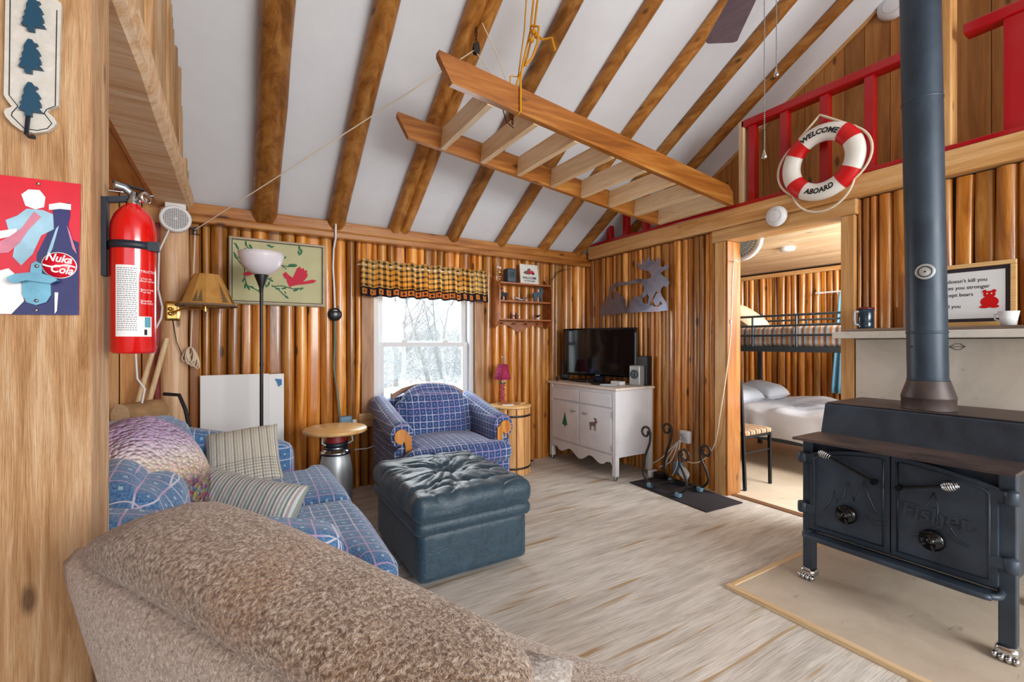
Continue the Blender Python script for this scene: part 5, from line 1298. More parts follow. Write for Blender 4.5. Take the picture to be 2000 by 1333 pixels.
m = MB(); rn = random.Random(8)
o0 = Vector((3.24, 2.56, .38))
for k in range(4):
    e = Vector((3.20, 2.62+.07*k, .06+.02*k)); mid = (o0+e)/2 + Vector((-.03, .05*rn.uniform(-1, 1), -.05)); m.tube(crv([tuple(o0+Vector((-.01, .01*k, -.01*k))), tuple(mid), tuple(e)], 6), .0045, 6)
for k in range(5):
    m.tube([(3.19+.01*k, 2.50+.045*cos(t*pi/6)+.004*k, .10+.03*sin(t*pi/6)+.015*k*.3+.02*cos(t*pi/6)) for t in range(12)], .0038, 6, closed=True)
tag(m.build('cable_bundle', M['white']), 'bundle of white cords hanging from the outlet box behind the log rack', 'cable')

# ================================================================ DOORWAY FAN AND SHELF SIDE
ff = root('doorway_fan', 'round white ventilation fan in the upper left corner of the doorway', 'fan', (3.50, 2.185, 2.03)); ff.scale = (.86,)*3
Mf = Vector((-1, -.1, .0)).to_track_quat('Z', 'Y').to_matrix()
m = MB(); m.lathe([(.0001, -.05), (.17, -.05), (.19, -.03), (.195, .0), (.19, .015), (.165, .017), (.162, .0)], 48, (0,0,0), Mf, caps=False); m.build('housing', M['white'], ff)
m = MB(); m.lathe([(.0001, -.012), (.163, -.012)], 40, (0,0,0), Mf, caps=False); m.build('backing', M['greyp'], ff)
m = MB()
for k in range(36):
    a = 2*pi*k/36; m.tube([Mf @ Vector((.03*cos(a), .03*sin(a), .018)), Mf @ Vector((.11*cos(a+.15), .11*sin(a+.15), .024)), Mf @ Vector((.168*cos(a+.2), .168*sin(a+.2), .012))], .0022, 5, cap=False)
for r in (.05, .09, .13, .16): m.tube([Mf @ Vector((r*cos(t*pi/16), r*sin(t*pi/16), .02)) for t in range(32)], .002, 5, closed=True)
m.lathe([(.03, .015), (.025, .024), (.0001, .026)], 20, (0,0,0), Mf); m.build('grille', plain('pale_green_grille', S(196,214,206), .4), ff)
m = MB(); pts = [PX(1432, 520, 3.27), PX(1428, 640, 3.262), PX(1420, 720, 3.262), PX(1408, 800, 3.262), PX(1396, 868, 3.262), PX(1372, 900, 3.27), Vector((3.25, 2.50, .2)), Vector((3.25, 2.56, .30))]
m.tube(crv([tuple(Vector((3.40, 2.15, 1.84)))] + [tuple(p) for p in pts], 5), .0045, 7); p = PX(1427, 629, 3.262); m.rbox(tuple(p), (.018, .018, .035), .007, 4)
tag(m.build('fan_cord', M['cream']), 'pale cord with inline switch hanging down the door casing from the fan', 'cable')

# heat shield, mantel shelf and the things on it
m = MB(); m.box((3.285, -1.6, 0), (3.334, 1.305, 1.222)); hs = tag(m.build('heat_shield', M['shield'], bevel=.004), 'pale grey board heat shield standing against the wall behind the stove', 'heat shield')
ms = root('mantel_shelf', 'rough white-edged mantel shelf running above the heat shield', 'shelf', (3.2, .2, 1.222))
m = MB(); m.box((3.10, -1.6, 1.226), (3.29, 1.355, 1.266)); m.build('board', stone('white_edge_board', S(196,190,180), S(226,220,210), .7), ms, bevel=.004, world=True)
m = MB(); m.box((3.14, -1.6, 1.267), (3.289, 1.30, 1.284)); lab(m.build('top_slat', wood('grey_brown_slat', S(90,74,64), S(130,112,98), S(160,142,124), 'y', .7, 1, .01, 0, .3), ms, bevel=.002, world=True), 'grey-brown top slat')
mp = PX(1690, 640, 3.215); mug = root('mug', 'dark blue enamel travel mug with red lid on the left end of the mantel shelf', 'mug', (3.215, mp.y, 1.285), radians(150))
m = MB(); m.lathe([(.0001, 0), (.040, 0), (.0415, .004), (.0415, .03), (.0405, .033), (.0415, .036), (.0415, .085), (.0405, .088), (.043, .115), (.0001, .115)], 36); m.build('body', M['mug'], mug)
m = MB(); m.lathe([(.044, .115), (.044, .122), (.036, .126), (.0001, .126)], 36); m.build('lid', plain('dark_red_lid', S(110,20,24), .4), mug)
m = MB(); m.tube([(.042, 0, .1), (.065, 0, .1), (.068, 0, .06), (.064, 0, .025), (.042, 0, .022)], .006, 8); m.build('handle', M['greyp'], mug)
m = MB(); put_text(m, 'CANADA', .009, lambda v: Vector((-.0422*cos(v.x/.042)*1, .0422*-sin(v.x/.042), .06+v.y))); m.build('lettering', M['white'], mug) if False else None
cp_ = PX(1970, 637, 3.19); cup = root('cup', 'small white flared mug in front of the framed print on the mantel shelf', 'mug', (3.19, cp_.y, 1.285), radians(75))
m = MB(); m.lathe([(.0001, 0), (.026, 0), (.038, .068), (.036, .068), (.0245, .004), (.0001, .004)], 30); m.build('body', M['white'], cup); m = MB(); m.tube([(.033, 0, .055), (.053, 0, .055), (.05, 0, .03), (.03, 0, .02)], .0045, 8); m.build('handle', M['white'], cup)
# framed cross stitch print
PXs = 3.272; ya, yb, za, zb = .618, .985, 1.286, 1.612
fpnt = root('framed_print', 'framed white print with stitched words and a red bear leaning behind the stove pipe', 'picture', (PXs, (ya+yb)/2, za), -pi/2)
W2, Hh = (yb-ya)/2, zb-za; w = .022
m = MB(); m.box((-W2, -.016, 0), (W2, .0, w)); m.box((-W2, -.016, Hh-w), (W2, 0, Hh)); m.box((-W2, -.016, w), (-W2+w, 0, Hh-w)); m.box((W2-w, -.016, w), (W2, 0, Hh-w)); m.build('frame', M['tablewood'], fpnt, bevel=.003)
m = MB(); m.box((-W2+w, -.006, w), (W2-w, -.001, Hh-w)); m.build('mount', plain('dark_mount', S(46,34,44), .6), fpnt)
m = MB(); m.box((-W2+w+.018, -.0075, w+.018), (W2-w-.018, -.006, Hh-w-.02)); pap = m.build('paper', M['linen'], fpnt)
m = MB()
for st, z, x in (("doesn't kill you", .230, .005), ('makes you stronger', .195, -.01), ('except bears', .158, -.035), ('will kill you', .098, -.075)): put_text(m, st, .026, lambda v, z=z, x=x: Vector((x+v.x*.95, -.0082, z+v.y)), bold=.0003)
m.build('lettering', M['ink'], pap)
m = MB(); bx, bz = .088, .098
def disc(cx, cz, rx, rz, y=-.0078, mb=None): (mb or m).prism([(cx+rx*cos(t*pi/12), y, cz+rz*sin(t*pi/12)) for t in range(24)], (0, -.0006, 0))
disc(bx, bz+.025, .033, .028); disc(bx, bz+.062, .022, .018, -.0084); disc(bx-.017, bz+.078, .008, .008, -.009); disc(bx+.017, bz+.078, .008, .008, -.009); disc(bx-.018, bz, .017, .008, -.0096); disc(bx+.018, bz, .017, .008, -.0096); br_ = m.build('bear_print', M['redband'], pap)
m = MB(); disc(bx-.008, bz+.066, .003, .003, -.0104); disc(bx+.008, bz+.066, .003, .003, -.0104); m.build('bear_eyes', M['white'], br_)

# ================================================================ STOVE
m = MB(); m.box((2.075, -1.2, 0.0), (3.282, 1.325, .018)); hp = root('hearth_pad', 'low board hearth pad with pale wooden edging under the wood stove', 'hearth', (2.6, .1, 0)); m.build('slab', M['hearth'], hp, world=True)
m = MB(); m.box((2.045, -1.2, 0), (2.0745, 1.355, .022)); m.build('edging', M['pale_y'], hp, bevel=.003, world=True); m = MB(); m.box((2.0755, 1.326, 0), (3.26, 1.355, .022)); m.build('edging', M['pale_x'], hp, bevel=.003, world=True)
PADZ = .018
stv = root('wood_stove', 'black iron double-door wood stove on chrome paw feet', 'stove', (2.76, .835, PADZ), -pi/2)
def SL_(px, py, x=2.43): 
    p = PX(px, py, x); return Vector((.835 - p.y, x-2.76, p.z-PADZ))
m = MB(); m.box((-.335, -.28, .235), (.335, .32, .70)); m.build('firebox', M['stove'], stv, bevel=.006)
m = MB(); m.box((-.375, -.395, .702), (.385, -.135, .715)); m.build('cooking_plate', M['stovetop'], stv, bevel=.002)
m = MB(); m.prism([(-.365, -.134, .70), (-.365, -.085, .862), (-.365, .33, .862), (-.365, .33, .70)], (.74, 0, 0)); m.build('upper_chamber', M['stove'], stv, bevel=.008)
m = MB(); m.box((-.36, -.08, .863), (.37, .33, .869)); m.build('top_plate', M['stovetop'], stv, bevel=.002)
for sx in (-1, 1):
    for sy in (-1, 1):
        m = MB(); cx = sx*.345; cy = -.285 if sy < 0 else .31; m.box((cx-.024, cy-.022, .045), (cx+.024, cy+.022, .70)); lg = m.build('leg', M['stove'], stv, bevel=.004)
        m = MB(); m.rbox((cx, cy-.004, .032), (.068, .075, .05), .022, 8)
        for k in range(4): a = (k-1.5)*.019; m.sphere((cx+a, cy-.044+abs(a)*.25, .015), .013, 10, 7, (.8, 1.3, 1.1))
        lab(m.build('paw_foot', M['chrome'], lg), 'chrome bear paw foot')
# doors
ARCH = [(-.325, .635), (-.22, .668), (-.11, .685), (0, .69), (.11, .685), (.22, .668), (.325, .635)]
def dpoly(a, b, z0, ins=0):
    xs = [a+(b-a)*i/10 for i in range(11)]
    def zt(x): return .69 - .055*(x/.325)**2 - ins
    return [(a+ins, z0+ins)] + [(min(max(x, a+ins), b-ins), zt(x)) for x in xs] + [(b-ins, z0+ins)]
doors = []
for a, b, ax in ((-.325, -.0025, -1), (.0025, .325, 1)):
    m = MB(); P_ = dpoly(a, b, .265); m.prism([(x, -.305, z) for x, z in P_], (0, -.024, 0)); d = m.build('door', M['stove'], stv, bevel=.004); doors.append(d)
    m = MB(); I = dpoly(a, b, .265, .022); m.tube([(x, -.331, z) for x, z in I], .0045, 6, closed=True); m.build('rim', M['stove'], d)
    for z in (.36, .61):
        m = MB(); m.lathe([(.0001, -.028), (.019, -.026), (.023, -.02), (.023, .02), (.019, .026), (.0001, .028)], 20, (ax*.36, -.322, z)); m.bar((ax*.36, -.325, z), (ax*.30, -.325, z+.004), .018, .04, up=(0, 0, 1)); m.build('hinge', M['stove'], d)
    cx = SL_(1655, 1005).x if ax < 0 else SL_(1822, 1055).x; cz = SL_(1655, 1005).z if ax < 0 else SL_(1822, 1055).z
    m = MB(); Mk = Matrix.Rotation(pi/2, 3, 'X'); c0 = (cx, -.33, cz)
    m.lathe([(.040, 0), (.042, .008), (.040, .022), (.030, .028), (.014, .03), (.014, .04), (.0001, .042)], 30, c0, Mk)
    for k in range(5): t = k*2*pi/5; m.bar((cx+.013*cos(t), -.362, cz+.013*sin(t)), (cx+.04*cos(t), -.356, cz+.04*sin(t)), .008, .01, up=(0, 1, 0))
    m.build('draft_knob', M['gloss'], d)
for d, (k0, k1) in zip(doors, (((1611, 888), (1708, 942)), ((1855, 950), (1757, 953)))):
    a = SL_(*k0, 2.40); b = SL_(*k1, 2.42); a.y = -.36; b.y = -.345
    m = MB(); m.tube([a, b], .0055, 8); m.tube([b + Vector((0, .02, 0)), b + Vector((0, -.012, 0))], .012, 12); h = m.build('handle', M['gloss'], d)
    u = (a-b).normalized(); v = Vector((0, 1, 0)); w_ = u.cross(v); pts = []
    for i in range(85):
        t = i/84; r = .019*math.sqrt(max(.02, 1-(2*t-1)**2))+.003; an = t*2*pi*7; pts.append(a + u*((t-.5)*.052) + v*r*cos(an) + w_*r*sin(an))
    m = MB(); m.tube(pts, .0026, 6); lab(m.build('coil_grip', M['chrome'], h), 'chrome coiled wire grip')
# relief: mountain-like pines and the maker's name
c9 = crop(1540, 740, 2.248)
def rel(pts, d, r=.0032):
    m = MB(); P = [SL_(*c9(*p)) for p in pts]
    for q in P: q.y = -.3295
    m.tube(P, r, 6); m.build('relief', M['stove'], d)
rel([(148,580),(178,548),(200,492),(216,545),(240,520),(265,455),(290,540),(310,500),(332,450),(352,520),(375,570),(412,612)], doors[0])
rel([(205,500),(196,530),(170,565)], doors[0], .002); rel([(268,470),(255,520),(245,530)], doors[0], .002); rel([(335,470),(345,530),(368,590),(405,612)], doors[0], .002); rel([(330,590),(380,625),(430,630)], doors[0], .003); rel([(340,605),(380,645),(430,650)], doors[0], .002)
rel([(535,690),(600,680),(640,660),(668,655),(688,608),(712,660),(740,700),(800,735)], doors[1]); rel([(690,625),(700,670),(730,712),(795,742)], doors[1], .002); rel([(480,560),(475,640),(490,680)], doors[1], .002); rel([(560,650),(600,645),(620,630)], doors[1], .002); rel([(605,560),(640,500),(655,560),(650,640)], doors[1], .0026)
m = MB(); put_text(m, 'F', .105, lambda v: Vector((.058+v.x, -.331, .470+v.y)), bold=.0015, extrude=.003) if False else None
vs, fs = text_geo('Fisher.', .085, extrude=.0, bold=.001, shear=.1)
b0 = SL_(1820, 1020)
m.add([Vector((b0.x+.018+v.x*1.05, -.3335, b0.z-.0+v.y*(1.0)+v.x*.02)) for v in vs], fs)
# give the letters depth
vs2 = [Vector((p[0], -.3285, p[2])) for p in m.v]; base_n = len(m.v)
edges = {}
for f in fs:
    for i in range(len(f)):
        e = (f[i], f[(i+1) % len(f)]); edges[e] = edges.get(e, 0)+1
side_ = [e for e in edges if (e[1], e[0]) not in edges]
m.add(list(m.v[:base_n]) + vs2, [(e[0], e[0]+base_n, e[1]+base_n, e[1]) for e in side_])
m.build('lettering', M['stove'], doors[1])
# ash shelf
m = MB(); pts = [(-.33, -.30), (-.335, -.355), (-.31, -.385), (-.26, -.40), (.26, -.40), (.31, -.385), (.335, -.355), (.33, -.30)]
m.prism([(x, y, .232) for x, y in pts], (0, 0, .012)); m.tube(crv([(x, y, .245) for x, y in pts], 4), .012, 8); m.build('ash_shelf', M['stove'], stv)
# pipe
pip = root('stove_pipe', 'tall black stove pipe rising from the wood stove to the roof', 'stove pipe', (2.795, .815, PADZ+.8705))
lean = Vector((-.0172, .0105, 1))
def ps(z): return Vector((lean.x*z, lean.y*z, z))
m = MB(); m.lathe([(.099, 0), (.099, .05), (.101, .052), (.101, .058), (.078, .135)], 40, caps=False); m.build('collar', M['stovetop'], pip)
m = MB(); m.tube([ps(z) for z in (.125, 1.0, 2.0, 2.98)], .0745, 40, cap=False); m.build('flue', M['pipe'], pip)
for z in (.14, .36, 1.45, 2.2):
    m = MB(); p = ps(z); m.lathe([(.075, -.006), (.077, -.003), (.077, .003), (.075, .006)], 40, p, caps=False); m.build('seam_band', M['pipe'], pip)
d = Vector((-2.8, -.815, 0)).normalized(); tz = CAMH - (527-670)/889*2.03 - PADZ - .87; c = ps(tz) + RZM(radians(-1)) @ d*.0765
Mt = d.to_track_quat('Z', 'Y').to_matrix()
th = root('thermometer', 'round white magnetic thermometer on the front of the stove pipe', 'thermometer', pip.location + c)
m = MB(); m.lathe([(.036, 0), (.036, .004), (.033, .006), (.0001, .006)], 8*5, (0,0,0), Mt); m.build('dial', M['silver'], th)
m = MB(); m.lathe([(.022, .0062), (.026, .0075), (.022, .0085)], 32, (0,0,0), Mt, caps=False); m.lathe([(.004, .006), (.004, .009), (.0001, .009)], 12, (0,0,0), Mt); m.build('scale_ring', M['ink'], th)
hz = CAMH - (678-670)/889*2.1 - PADZ - .87
hd_ = Vector((RT[0], RT[1], 0)).normalized(); c = ps(hz)
m = MB(); m.tube([c - hd_*.082, c + hd_*.105], .0035, 6)
for s_ in (-1, 1, 0, .5):
    up_ = Vector((0, 0, 1)); nn_ = hd_.cross(up_); q = up_*s_ if abs(s_) == 1 else nn_*(1 if s_ == 0 else -1)
    m.tube([c + hd_*.105, c + hd_*.135 + q*.014, c + hd_*.155 + q*.014, c + hd_*.18], .0024, 6)
m.build('damper_handle', M['iron'], pip)

# ================================================================ SOFA
sx = root('sofa', 'light blue checked two-seat sofa behind the brown recliner', 'sofa', (-.05, 2.29, 0))
def WL(m, nm, mat, par, **k): return m.build(nm, mat, par, world=True, **k)
m = MB(); m.rbox((-.06, 2.29, .19), (1.04, 1.60, .26), .03, 8); WL(m, 'base', M['sofa'], sx)
for y0, y1 in ((1.475, 1.655), (2.925, 3.105)):
    m = MB(); m.rbox((-.07, (y0+y1)/2, .375), (.73, y1-y0, .55), .05, 14, lambda o, p, n: Vector((o.x, o.y, o.z + (max(0, o.z)/.275)*(-.26*o.x*1.0 + .045))), puff=.006); WL(m, 'arm', M['sofa'], sx)
m = MB(); m.rbox((-.50, 2.29, .46), (.20, 1.62, .70), .06, 12); WL(m, 'back', M['sofa'], sx)
for k, (y0, y1, ext) in enumerate(((1.665, 2.285, -1), (2.295, 2.915, 1))):
    def fn(o, p, n, ext=ext):
        o = o.copy()
        if o.x > .20 and o.y*ext > .1: o.y += ext*.14*min(1, (o.x-.20)/.05)*min(1, (o.y*ext-.1)/.2)
        o.z += .02*(1-p[0]**4)*(1-p[1]**4)*(p[2] > 0) + .006*noise.noise(o*6+Vector((k, 0, 0)))
        return o
    m = MB(); m.rbox((.145, (y0+y1)/2, .38), (.70, y1-y0, .15), .06, 24, fn, puff=.012); WL(m, 'seat_cushion', M['sofa'], sx)
    m = MB(); m.rbox((-.29, (y0+y1)/2, .60 + .03*k), (.20, y1-y0-.01, .34 + .04*k), .08, 20, lambda o, p, n: o + Vector((.02*noise.noise(o*6+Vector((k, 3, 0))), .01*noise.noise(o*8), .012*noise.noise(o*6))), rot=RYM(radians(-14)), puff=.05); WL(m, 'back_cushion', M['sofa'], sx)
# crocheted blanket draped over the back cushions
m = MB(); N1, N2 = 60, 40; vs = []
for i in range(N1):
    for j in range(N2+1):
        th_ = 2*pi*i/N1; ph = (pi*.56)*j/N2
        x = -.315 + .235*sin(ph)*cos(th_); y = 2.30 + .40*sin(ph)*sin(th_)*(1+.06*sin(3*th_)); z = .64 + .265*cos(ph) + .012*sin(5*th_+ph*3)*sin(ph)
        if cos(th_) > 0: z -= .05*sin(ph)*cos(th_)
        vs.append((x, y, z))
m.add(vs, [(i*(N2+1)+j, ((i+1) % N1)*(N2+1)+j, ((i+1) % N1)*(N2+1)+j+1, i*(N2+1)+j+1)[::-1] for i in range(N1) for j in range(N2)], True)
o = tag(m.build('crocheted_blanket', M['crochet']), 'lilac, cream and multicoloured chunky crocheted blanket draped over the sofa back', 'blanket'); o.modifiers.new('t', 'SOLIDIFY').thickness = .02
# pillows
def frame3(c, xdir, updir):
    x = Vector(xdir).normalized(); n = x.cross(Vector(updir)).normalized(); y = n.cross(x).normalized()
    R = Matrix((x, y, n)).transposed().to_4x4(); R.translation = Vector(c); return R
TLc, TRc, BRc, BLc = PT(386, 853, 2.46), PT(505, 831, 2.56), PT(572, 942, 2.44), PT(436, 970, 2.24)
cen = (TLc+TRc+BRc+BLc)/4 + Vector((.0, .02, .0))
Mp = frame3(cen, (TRc-TLc)+(BRc-BLc), (TLc-BLc)+(TRc-BRc))
m = MB(); m.pillow(.36, .38, .13, Mp, 26, .012, 2)
p1 = tag(m.build('throw_pillow', M['pil1']), 'square cream plaid throw pillow leaning against the far sofa arm', 'pillow')
m = MB(); m.sphere(Mp @ Vector((0, 0, .055)), .012, 12, 8, (1, 1, .6)); m.sphere(Mp @ Vector((0, 0, -.055)), .012, 12, 8, (1, 1, .6)); m.build('button', M['linen'], p1, world=True)
a = PT(362, 955, 1.92); b = PT(578, 1003, 1.80); cen = (a+b)/2 + Vector((0, 0, -.045))
Mp = frame3(cen, b-a, (-.45, .8, .6))
m = MB(); m.pillow((b-a).length, .30, .14, Mp, 26, .006, 9)
p2 = tag(m.build('throw_pillow', M['pil2']), 'long striped throw pillow lying on the sofa seat in front of the square one', 'pillow')

# ================================================================ OTTOMAN
ot = root('ottoman', 'dark teal leather ottoman with a wrinkled tufted cushion top', 'ottoman', (1.055, 2.465, 0), radians(0))
m = MB(); m.rbox((0, 0, .155), (.615, .77, .25), .03, 14); m.build('base', M['leather'], ot)
m = MB(); m.rbox((0, 0, .305), (.66, .815, .085), .04, 18, lambda o, p, n: o + n*.006*noise.noise(o*Vector((9, 9, 3)))); m.build('welt_band', M['leather'], ot)
def ofn(o, p, n):
    r = math.sqrt(o.x**2 + o.y**2); an = math.atan2(o.y, o.x)
    f = 0
    if p[2] > 0 or o.z > 0:
        w = min(1, max(0, o.z/.05))
        cr = 1-abs(noise.noise(Vector((cos(an)*3.2, sin(an)*3.2, r*3.0)))*2.6)
        ridge = 1-abs(noise.noise(Vector((o.x*4.2, o.y*9, 2.3)))*2.8)
        f += w*(-.055*math.exp(-(r/.09)**2) + .020 - .022*max(0, cr)**3*math.exp(-((r-.16)/.16)**2) - .016*max(0, ridge)**4 + .006*noise.noise(o*14))
        f += w*.030*(1-(o.x/.34)**2)*(1-(o.y/.42)**2)
    else: f = 0
    return o + Vector((0, 0, f)) + Vector((n.x, n.y, 0))*.010*noise.noise(Vector((o.x*7, o.y*7, o.z*10)))
m = MB(); m.rbox((0, 0, .385), (.67, .83, .115), .05, 90, ofn); m.build('cushion_top', M['leather'], ot)
m = MB(); m.sphere((0, 0, .412), .018, 14, 8, (1, 1, .5)); m.build('button', M['leather'], ot)

# ================================================================ BROWN RECLINER
A0 = Vector((-.142, 1.175, 0)); E1 = Vector((.506, -.863, 0)).normalized(); E2 = Vector((.863, .506, 0)).normalized()
RK = .84
def RC(s, e, z): return (A0 + E1*s + E2*e)*RK + Vector((0, 0, max(0, CAMH - (CAMH-z)*RK)))
rc = root('recliner', 'brown tweed recliner with a fat rounded back, in the near foreground', 'recliner', (RC(.3, .2, 0).x, RC(.3, .2, 0).y, 0))
TS = [(-.30,.70),(-.25,.745),(-.12,.81),(0,.850),(.13,.853),(.27,.842),(.47,.814),(.64,.796),(.76,.796),(.83,.795),(.90,.78)]
def ztop(s):
    for (a, za), (b, zb) in zip(TS, TS[1:]):
        if s <= b: return za + (zb-za)*max(0, (s-a)/(b-a))
    return TS[-1][1]
m = MB(); NS, K = 64, 36; vs = []; s0, s1 = -.27, .835
for i in range(NS+1):
    tau = -1+2*i/NS; tau = math.copysign(1-(1-abs(tau))**1.6, tau); s = (s0+s1)/2 + (s1-s0)/2*tau
    e = max(.02, (1-abs(tau)**5))**.45; zt = ztop(s); zb = .715
    hz = (zt-zb)/2*max(.3, e) + .005; c = zb + (zt-zb)/2
    for k in range(K):
        a = 2*pi*k/K; cx = math.copysign(abs(cos(a))**.8, cos(a)); cz = math.copysign(abs(sin(a))**.8, sin(a))
        w = .115*e
        vs.append(RC(s, .035 + w*cx, c + hz*cz + .004*noise.noise(Vector((s*9, a*2, 0)))))
m.add(vs, [(i*K+k, i*K+(k+1) % K, (i+1)*K+(k+1) % K, (i+1)*K+k) for i in range(NS) for k in range(K)], True)
m.add(vs[:K], [tuple(reversed(range(K)))]); m.add(vs[-K:], [tuple(range(K))])
WL(m, 'headrest_roll', M['tweed'], rc)
m = MB(); rows = []
for j, (z, sa, sb, e) in enumerate(((.735, -.265, .85, -.055), (.715, -.262, .853, -.078), (.68, -.24, .85, -.082), (.60, -.15, .83, -.085), (.50, -.05, .80, -.085), (.30, .0, .78, -.08), (-.10, .02, .78, -.07))):
    rows.append([RC(sa + (sb-sa)*i/20, e + .02*(abs(2*i/20-1)**6), z) for i in range(21)])
back_off = E2*.16
vs = [p for r in rows for p in r]; n = len(vs); vs2 = [p + back_off for p in vs]
fs = [(j*21+i, (j+1)*21+i, (j+1)*21+i+1, j*21+i+1) for j in range(6) for i in range(20)]
m.add(vs + vs2, fs + [tuple(n+q for q in reversed(f)) for f in fs] + [(j*21, n+j*21, n+(j+1)*21, (j+1)*21) for j in range(6)] + [(j*21+20, (j+1)*21+20, n+(j+1)*21+20, n+j*21+20) for j in range(6)] + [(i, i+1, n+i+1, n+i) for i in range(20)], True)
WL(m, 'back_panel', M['tweed2'], rc)
m = MB(); Rr = Matrix((E1, E2, Vector((0,0,1)))).transposed()
_c = A0*RK + E1*.52 + E2*.235; _c.z = .375; m.rbox(tuple(_c), (.95, .32, .57), .07, 12, rot=Rr); WL(m, 'seat', M['tweed2'], rc)
for x, y in ((.1, .0), (.8, .0), (.1, .4), (.8, .4)):
    m = MB(); p = RC(x, y, 0); p.z = 0; m.lathe([(.02, 0), (.025, .11)], 12, p); WL(m, 'leg', M['shelfwood'], rc)

# ================================================================ BEDROOM
BXN, BXF, BY0, BY1 = 4.35, 5.38, 1.15, 3.12
bb = root('bunk_bed', 'dark metal bunk bed seen through the doorway', 'bed', (4.9, 2.1, 0))
ir = M['bunkmetal']
for x in (BXN, BXF):
    for y in (BY0, BY1): m = MB(); m.box((x-.02, y-.02, 0), (x+.02, y+.02, 1.55)); WL(m, 'post', ir, bb)
for x in (BXN, BXF):
    m = MB(); m.box((x-.018, BY0, 1.115), (x+.018, BY1, 1.165)); WL(m, 'side_rail', ir, bb)
    for z in (1.27, 1.36, 1.455): m = MB(); m.tube([(x, BY0, z), (x, BY1, z)], .011, 8); WL(m, 'guard_rail', ir, bb)
    for y in (PX(1470, 640, BXN).y, PX(1555, 640, BXN).y, 1.6): m = MB(); m.tube([(x, y, 1.14), (x, y, 1.46)], .011, 8); WL(m, 'guard_upright', ir, bb)
for y in (BY0, BY1):
    for z in (.30, 1.14, 1.5): m = MB(); m.box((BXN, y-.015, z-.02), (BXF, y+.015, z+.02)); WL(m, 'end_rail', ir, bb)
m = MB(); m.box((BXN-.02, BY0, .27), (BXN+.02, BY1, .31)); WL(m, 'lower_rail', ir, bb)
m = MB(); m.box((BXF-.02, BY0, .27), (BXF+.02, BY1, .31)); WL(m, 'lower_rail', ir, bb)
m = MB(); m.box((BXN+.02, BY0+.02, 1.13), (BXF-.02, BY1-.02, 1.15)); WL(m, 'deck', ir, bb)
mt = MB(); us = []; 
vs, fs, uv = sheetmesh(lambda u, v: Vector((0,0,0)), 1, 1)
m = MB(); m.rbox(((BXN+BXF)/2, (BY0+BY1)/2, 1.255), (BXF-BXN-.05, BY1-BY0-.06, .20), .05, 30, lambda o, p, n: o + n*.012*noise.noise(o*Vector((6, 14, 6))), puff=.0)
for i, v in enumerate(m.v): m.uv[i] = (v[1]*.5, v[2])
tag(m.build('quilt_covered_mattress', M['bunkcover']), 'mattress with a striped rust and grey quilt on the upper bunk', 'mattress')
m = MB(); c = Vector((4.66, 2.86, 1.47)); m.pillow(.5, .42, .16, frame3(c, (1, .15, 0), (0, .75, .55)), 20, .006, 4); tag(m.build('bed_pillow', M['tanp']), 'tan pillow propped at the head of the upper bunk', 'pillow')
m = MB(); m.rbox(((BXN+BXF)/2+.12, (BY0+BY1)/2, .41), (BXF-BXN+.2, BY1-BY0-.06, .19), .05, 10); tag(m.build('lower_mattress', M['sheet']), 'lower bunk mattress under the pale bedding', 'mattress')
# bedding
def bfn(u, v):
    x = BXN-.02 + (BXF-BXN+.2)*u; y = BY0 + (2.82-BY0)*v
    z = .545 + .028*noise.noise(Vector((x*3, y*4, 1))) + .018*(1-abs(noise.noise(Vector((x*4+y*3, y*2, 7)))*2.4))
    return Vector((x, y, z))
NU, NV = 40, 60; vs = []; 
for j in range(NV+1):
    y = BY0+.02 + (2.84-BY0)*j/NV
    for i in range(NU+1):
        u = i/NU
        if u < .3:
            t = u/.3; z = .30 + .255*t; x = BXN-.035 + .012*sin(y*22+2*sin(y*7)) * (1-t) - .0 + .02*t*t
            z += .01*sin(y*9)*(1-t)
        else:
            t = (u-.3)/.7; x = BXN-.015 + (BXF-BXN+.15)*t; q = Vector((x*3, y*4, 1))
            z = .57 - .03*max(0, 1-t*14)**2 + .035*noise.noise(q) + .022*(1-abs(noise.noise(Vector((x*5+y*3, y*3, 7)))*2.4))
        vs.append((x, y, z))
m = MB(); m.add(vs, [(j*(NU+1)+i, j*(NU+1)+i+1, (j+1)*(NU+1)+i+1, (j+1)*(NU+1)+i) for j in range(NV) for i in range(NU)], True)
o = tag(m.build('comforter', M['sheet']), 'rumpled pale pinkish comforter spread over the lower bed', 'bedding'); o.modifiers.new('t', 'SOLIDIFY').thickness = .02
for c, l in (((4.62, 2.92, .66), 'white pillow nearest the doorway on the lower bed'), ((5.12, 2.92, .67), 'white pillow farther from the doorway on the lower bed')):
    m = MB(); m.pillow(.48, .36, .16, frame3(c, (1, .05, 0), (0, 1, .28)), 20, .012, c[0]); tag(m.build('bed_pillow', plain('white_pillowcase', S(226,230,236), .8)), l, 'pillow')
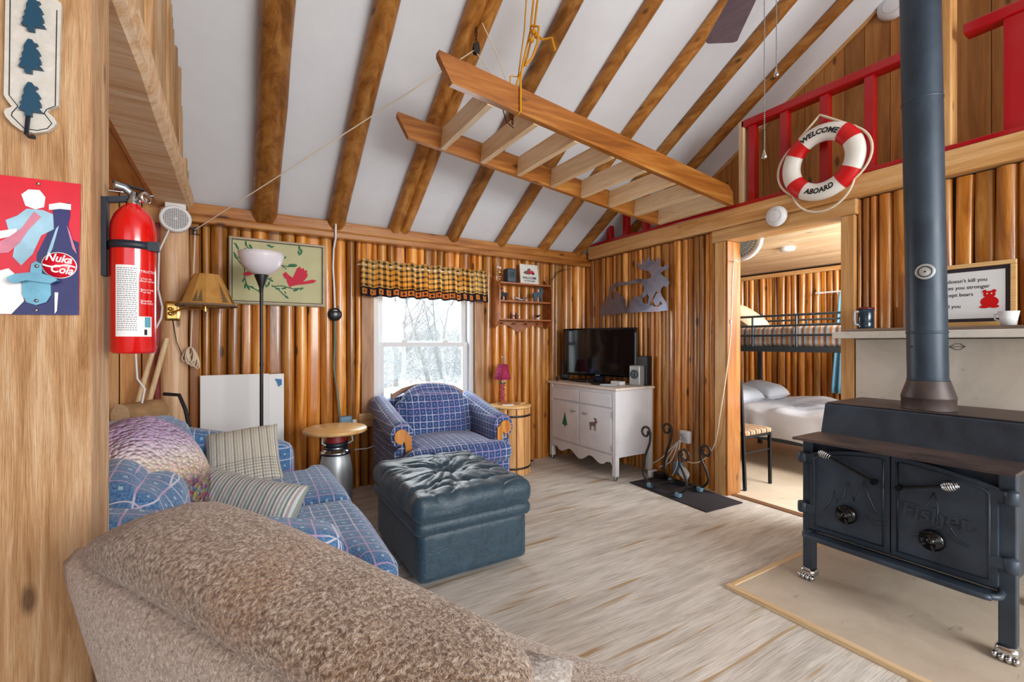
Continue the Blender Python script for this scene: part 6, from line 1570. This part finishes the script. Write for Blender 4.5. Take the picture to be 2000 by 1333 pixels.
# chair by the doorway
dc = root('metal_chair', 'black metal chair with striped seat just inside the bedroom door', 'chair', (3.72, 2.36, 0))
for y in (2.175, 2.55):
    m = MB(); m.bar((3.535, y, 0), (3.51, y, .45), .022, .022, up=(0,1,0)); m.bar((3.51, y, .45), (3.475, y, .90), .022, .022, up=(0,1,0)); WL(m, 'back_leg', M['iron2'], dc)
    m = MB(); m.bar((3.90, y, 0), (3.89, y, .44), .022, .022, up=(0,1,0)); WL(m, 'leg', M['iron2'], dc)
    m = MB(); m.bar((3.51, y, .43), (3.90, y, .43), .016, .02); m.bar((3.53, y, .30), (3.895, y, .30), .01, .01); WL(m, 'side_rail', M['iron2'], dc)
m = MB(); 
for z, x in ((.88, 3.478), (.80, 3.485), (.56, 3.503)): m.bar((x, 2.175, z), (x, 2.55, z), .014, .022, up=(0,0,1))
for k in range(1, 5): m.bar((3.503, 2.175+.075*k, .56), (3.485, 2.175+.075*k, .80), .008, .008)
WL(m, 'backrest', M['iron2'], dc)
m = MB(); m.rbox((3.71, 2.362, .46), (.41, .41, .045), .02, 10)
for i, v in enumerate(m.v): m.uv[i] = (v[0]*2.6, v[1])
WL(m, 'seat', M['chairseat'], dc)
# curtain and window of the bedroom
vs = []; n = 60
for j in range(2):
    for i in range(n+1):
        t = i/n; wv = .02*sin(t*2*pi*5)
        vs.append((5.90+wv, 2.38 + (.30 if j == 0 else .16)*(t-.5)*1.0 + (.08 if j == 0 else .0), .62 if j == 0 else 1.78))
m = MB(); rows = []
for j in range(13):
    q = j/12; wd = .34-.14*q; 
    for i in range(n+1): t = i/n; rows.append((5.90+.022*sin(t*2*pi*5)*(1-.3*q), 2.42-.02*q + wd*(t-.5), .62+1.16*q))
m.add(rows, [(j*(n+1)+i, j*(n+1)+i+1, (j+1)*(n+1)+i+1, (j+1)*(n+1)+i) for j in range(12) for i in range(n)], True)
m2 = MB(); m2.tube([(5.90, 2.75, 1.79), (5.90, 1.2, 1.79)], .01, 8); m2.box((5.89, 2.70, 1.78), (5.96, 2.72, 1.80))
o = m.build('curtain', M['curtain']); m2.build('curtain_rod', M['white'], o, world=True); o.modifiers.new('t', 'SOLIDIFY').thickness = .003
tag(o, 'pale blue curtain hanging by the bedroom window beyond the bunk bed', 'curtain')
w2 = MB(); w2.box((5.98, 1.50, .85), (6.09, 1.56, 1.80)); w2.box((5.98, 2.36, .85), (6.09, 2.42, 1.80)); w2.box((5.98, 1.56, .85), (6.09, 2.36, .90)); w2.box((5.98, 1.56, 1.75), (6.09, 2.36, 1.80))
wo = struct(w2.build('window_2', M['vinyl'], bevel=.003))
m = MB(); m.box((6.044, 1.56, .90), (6.048, 2.36, 1.75)); WL(m, 'pane', M['glass'], wo)
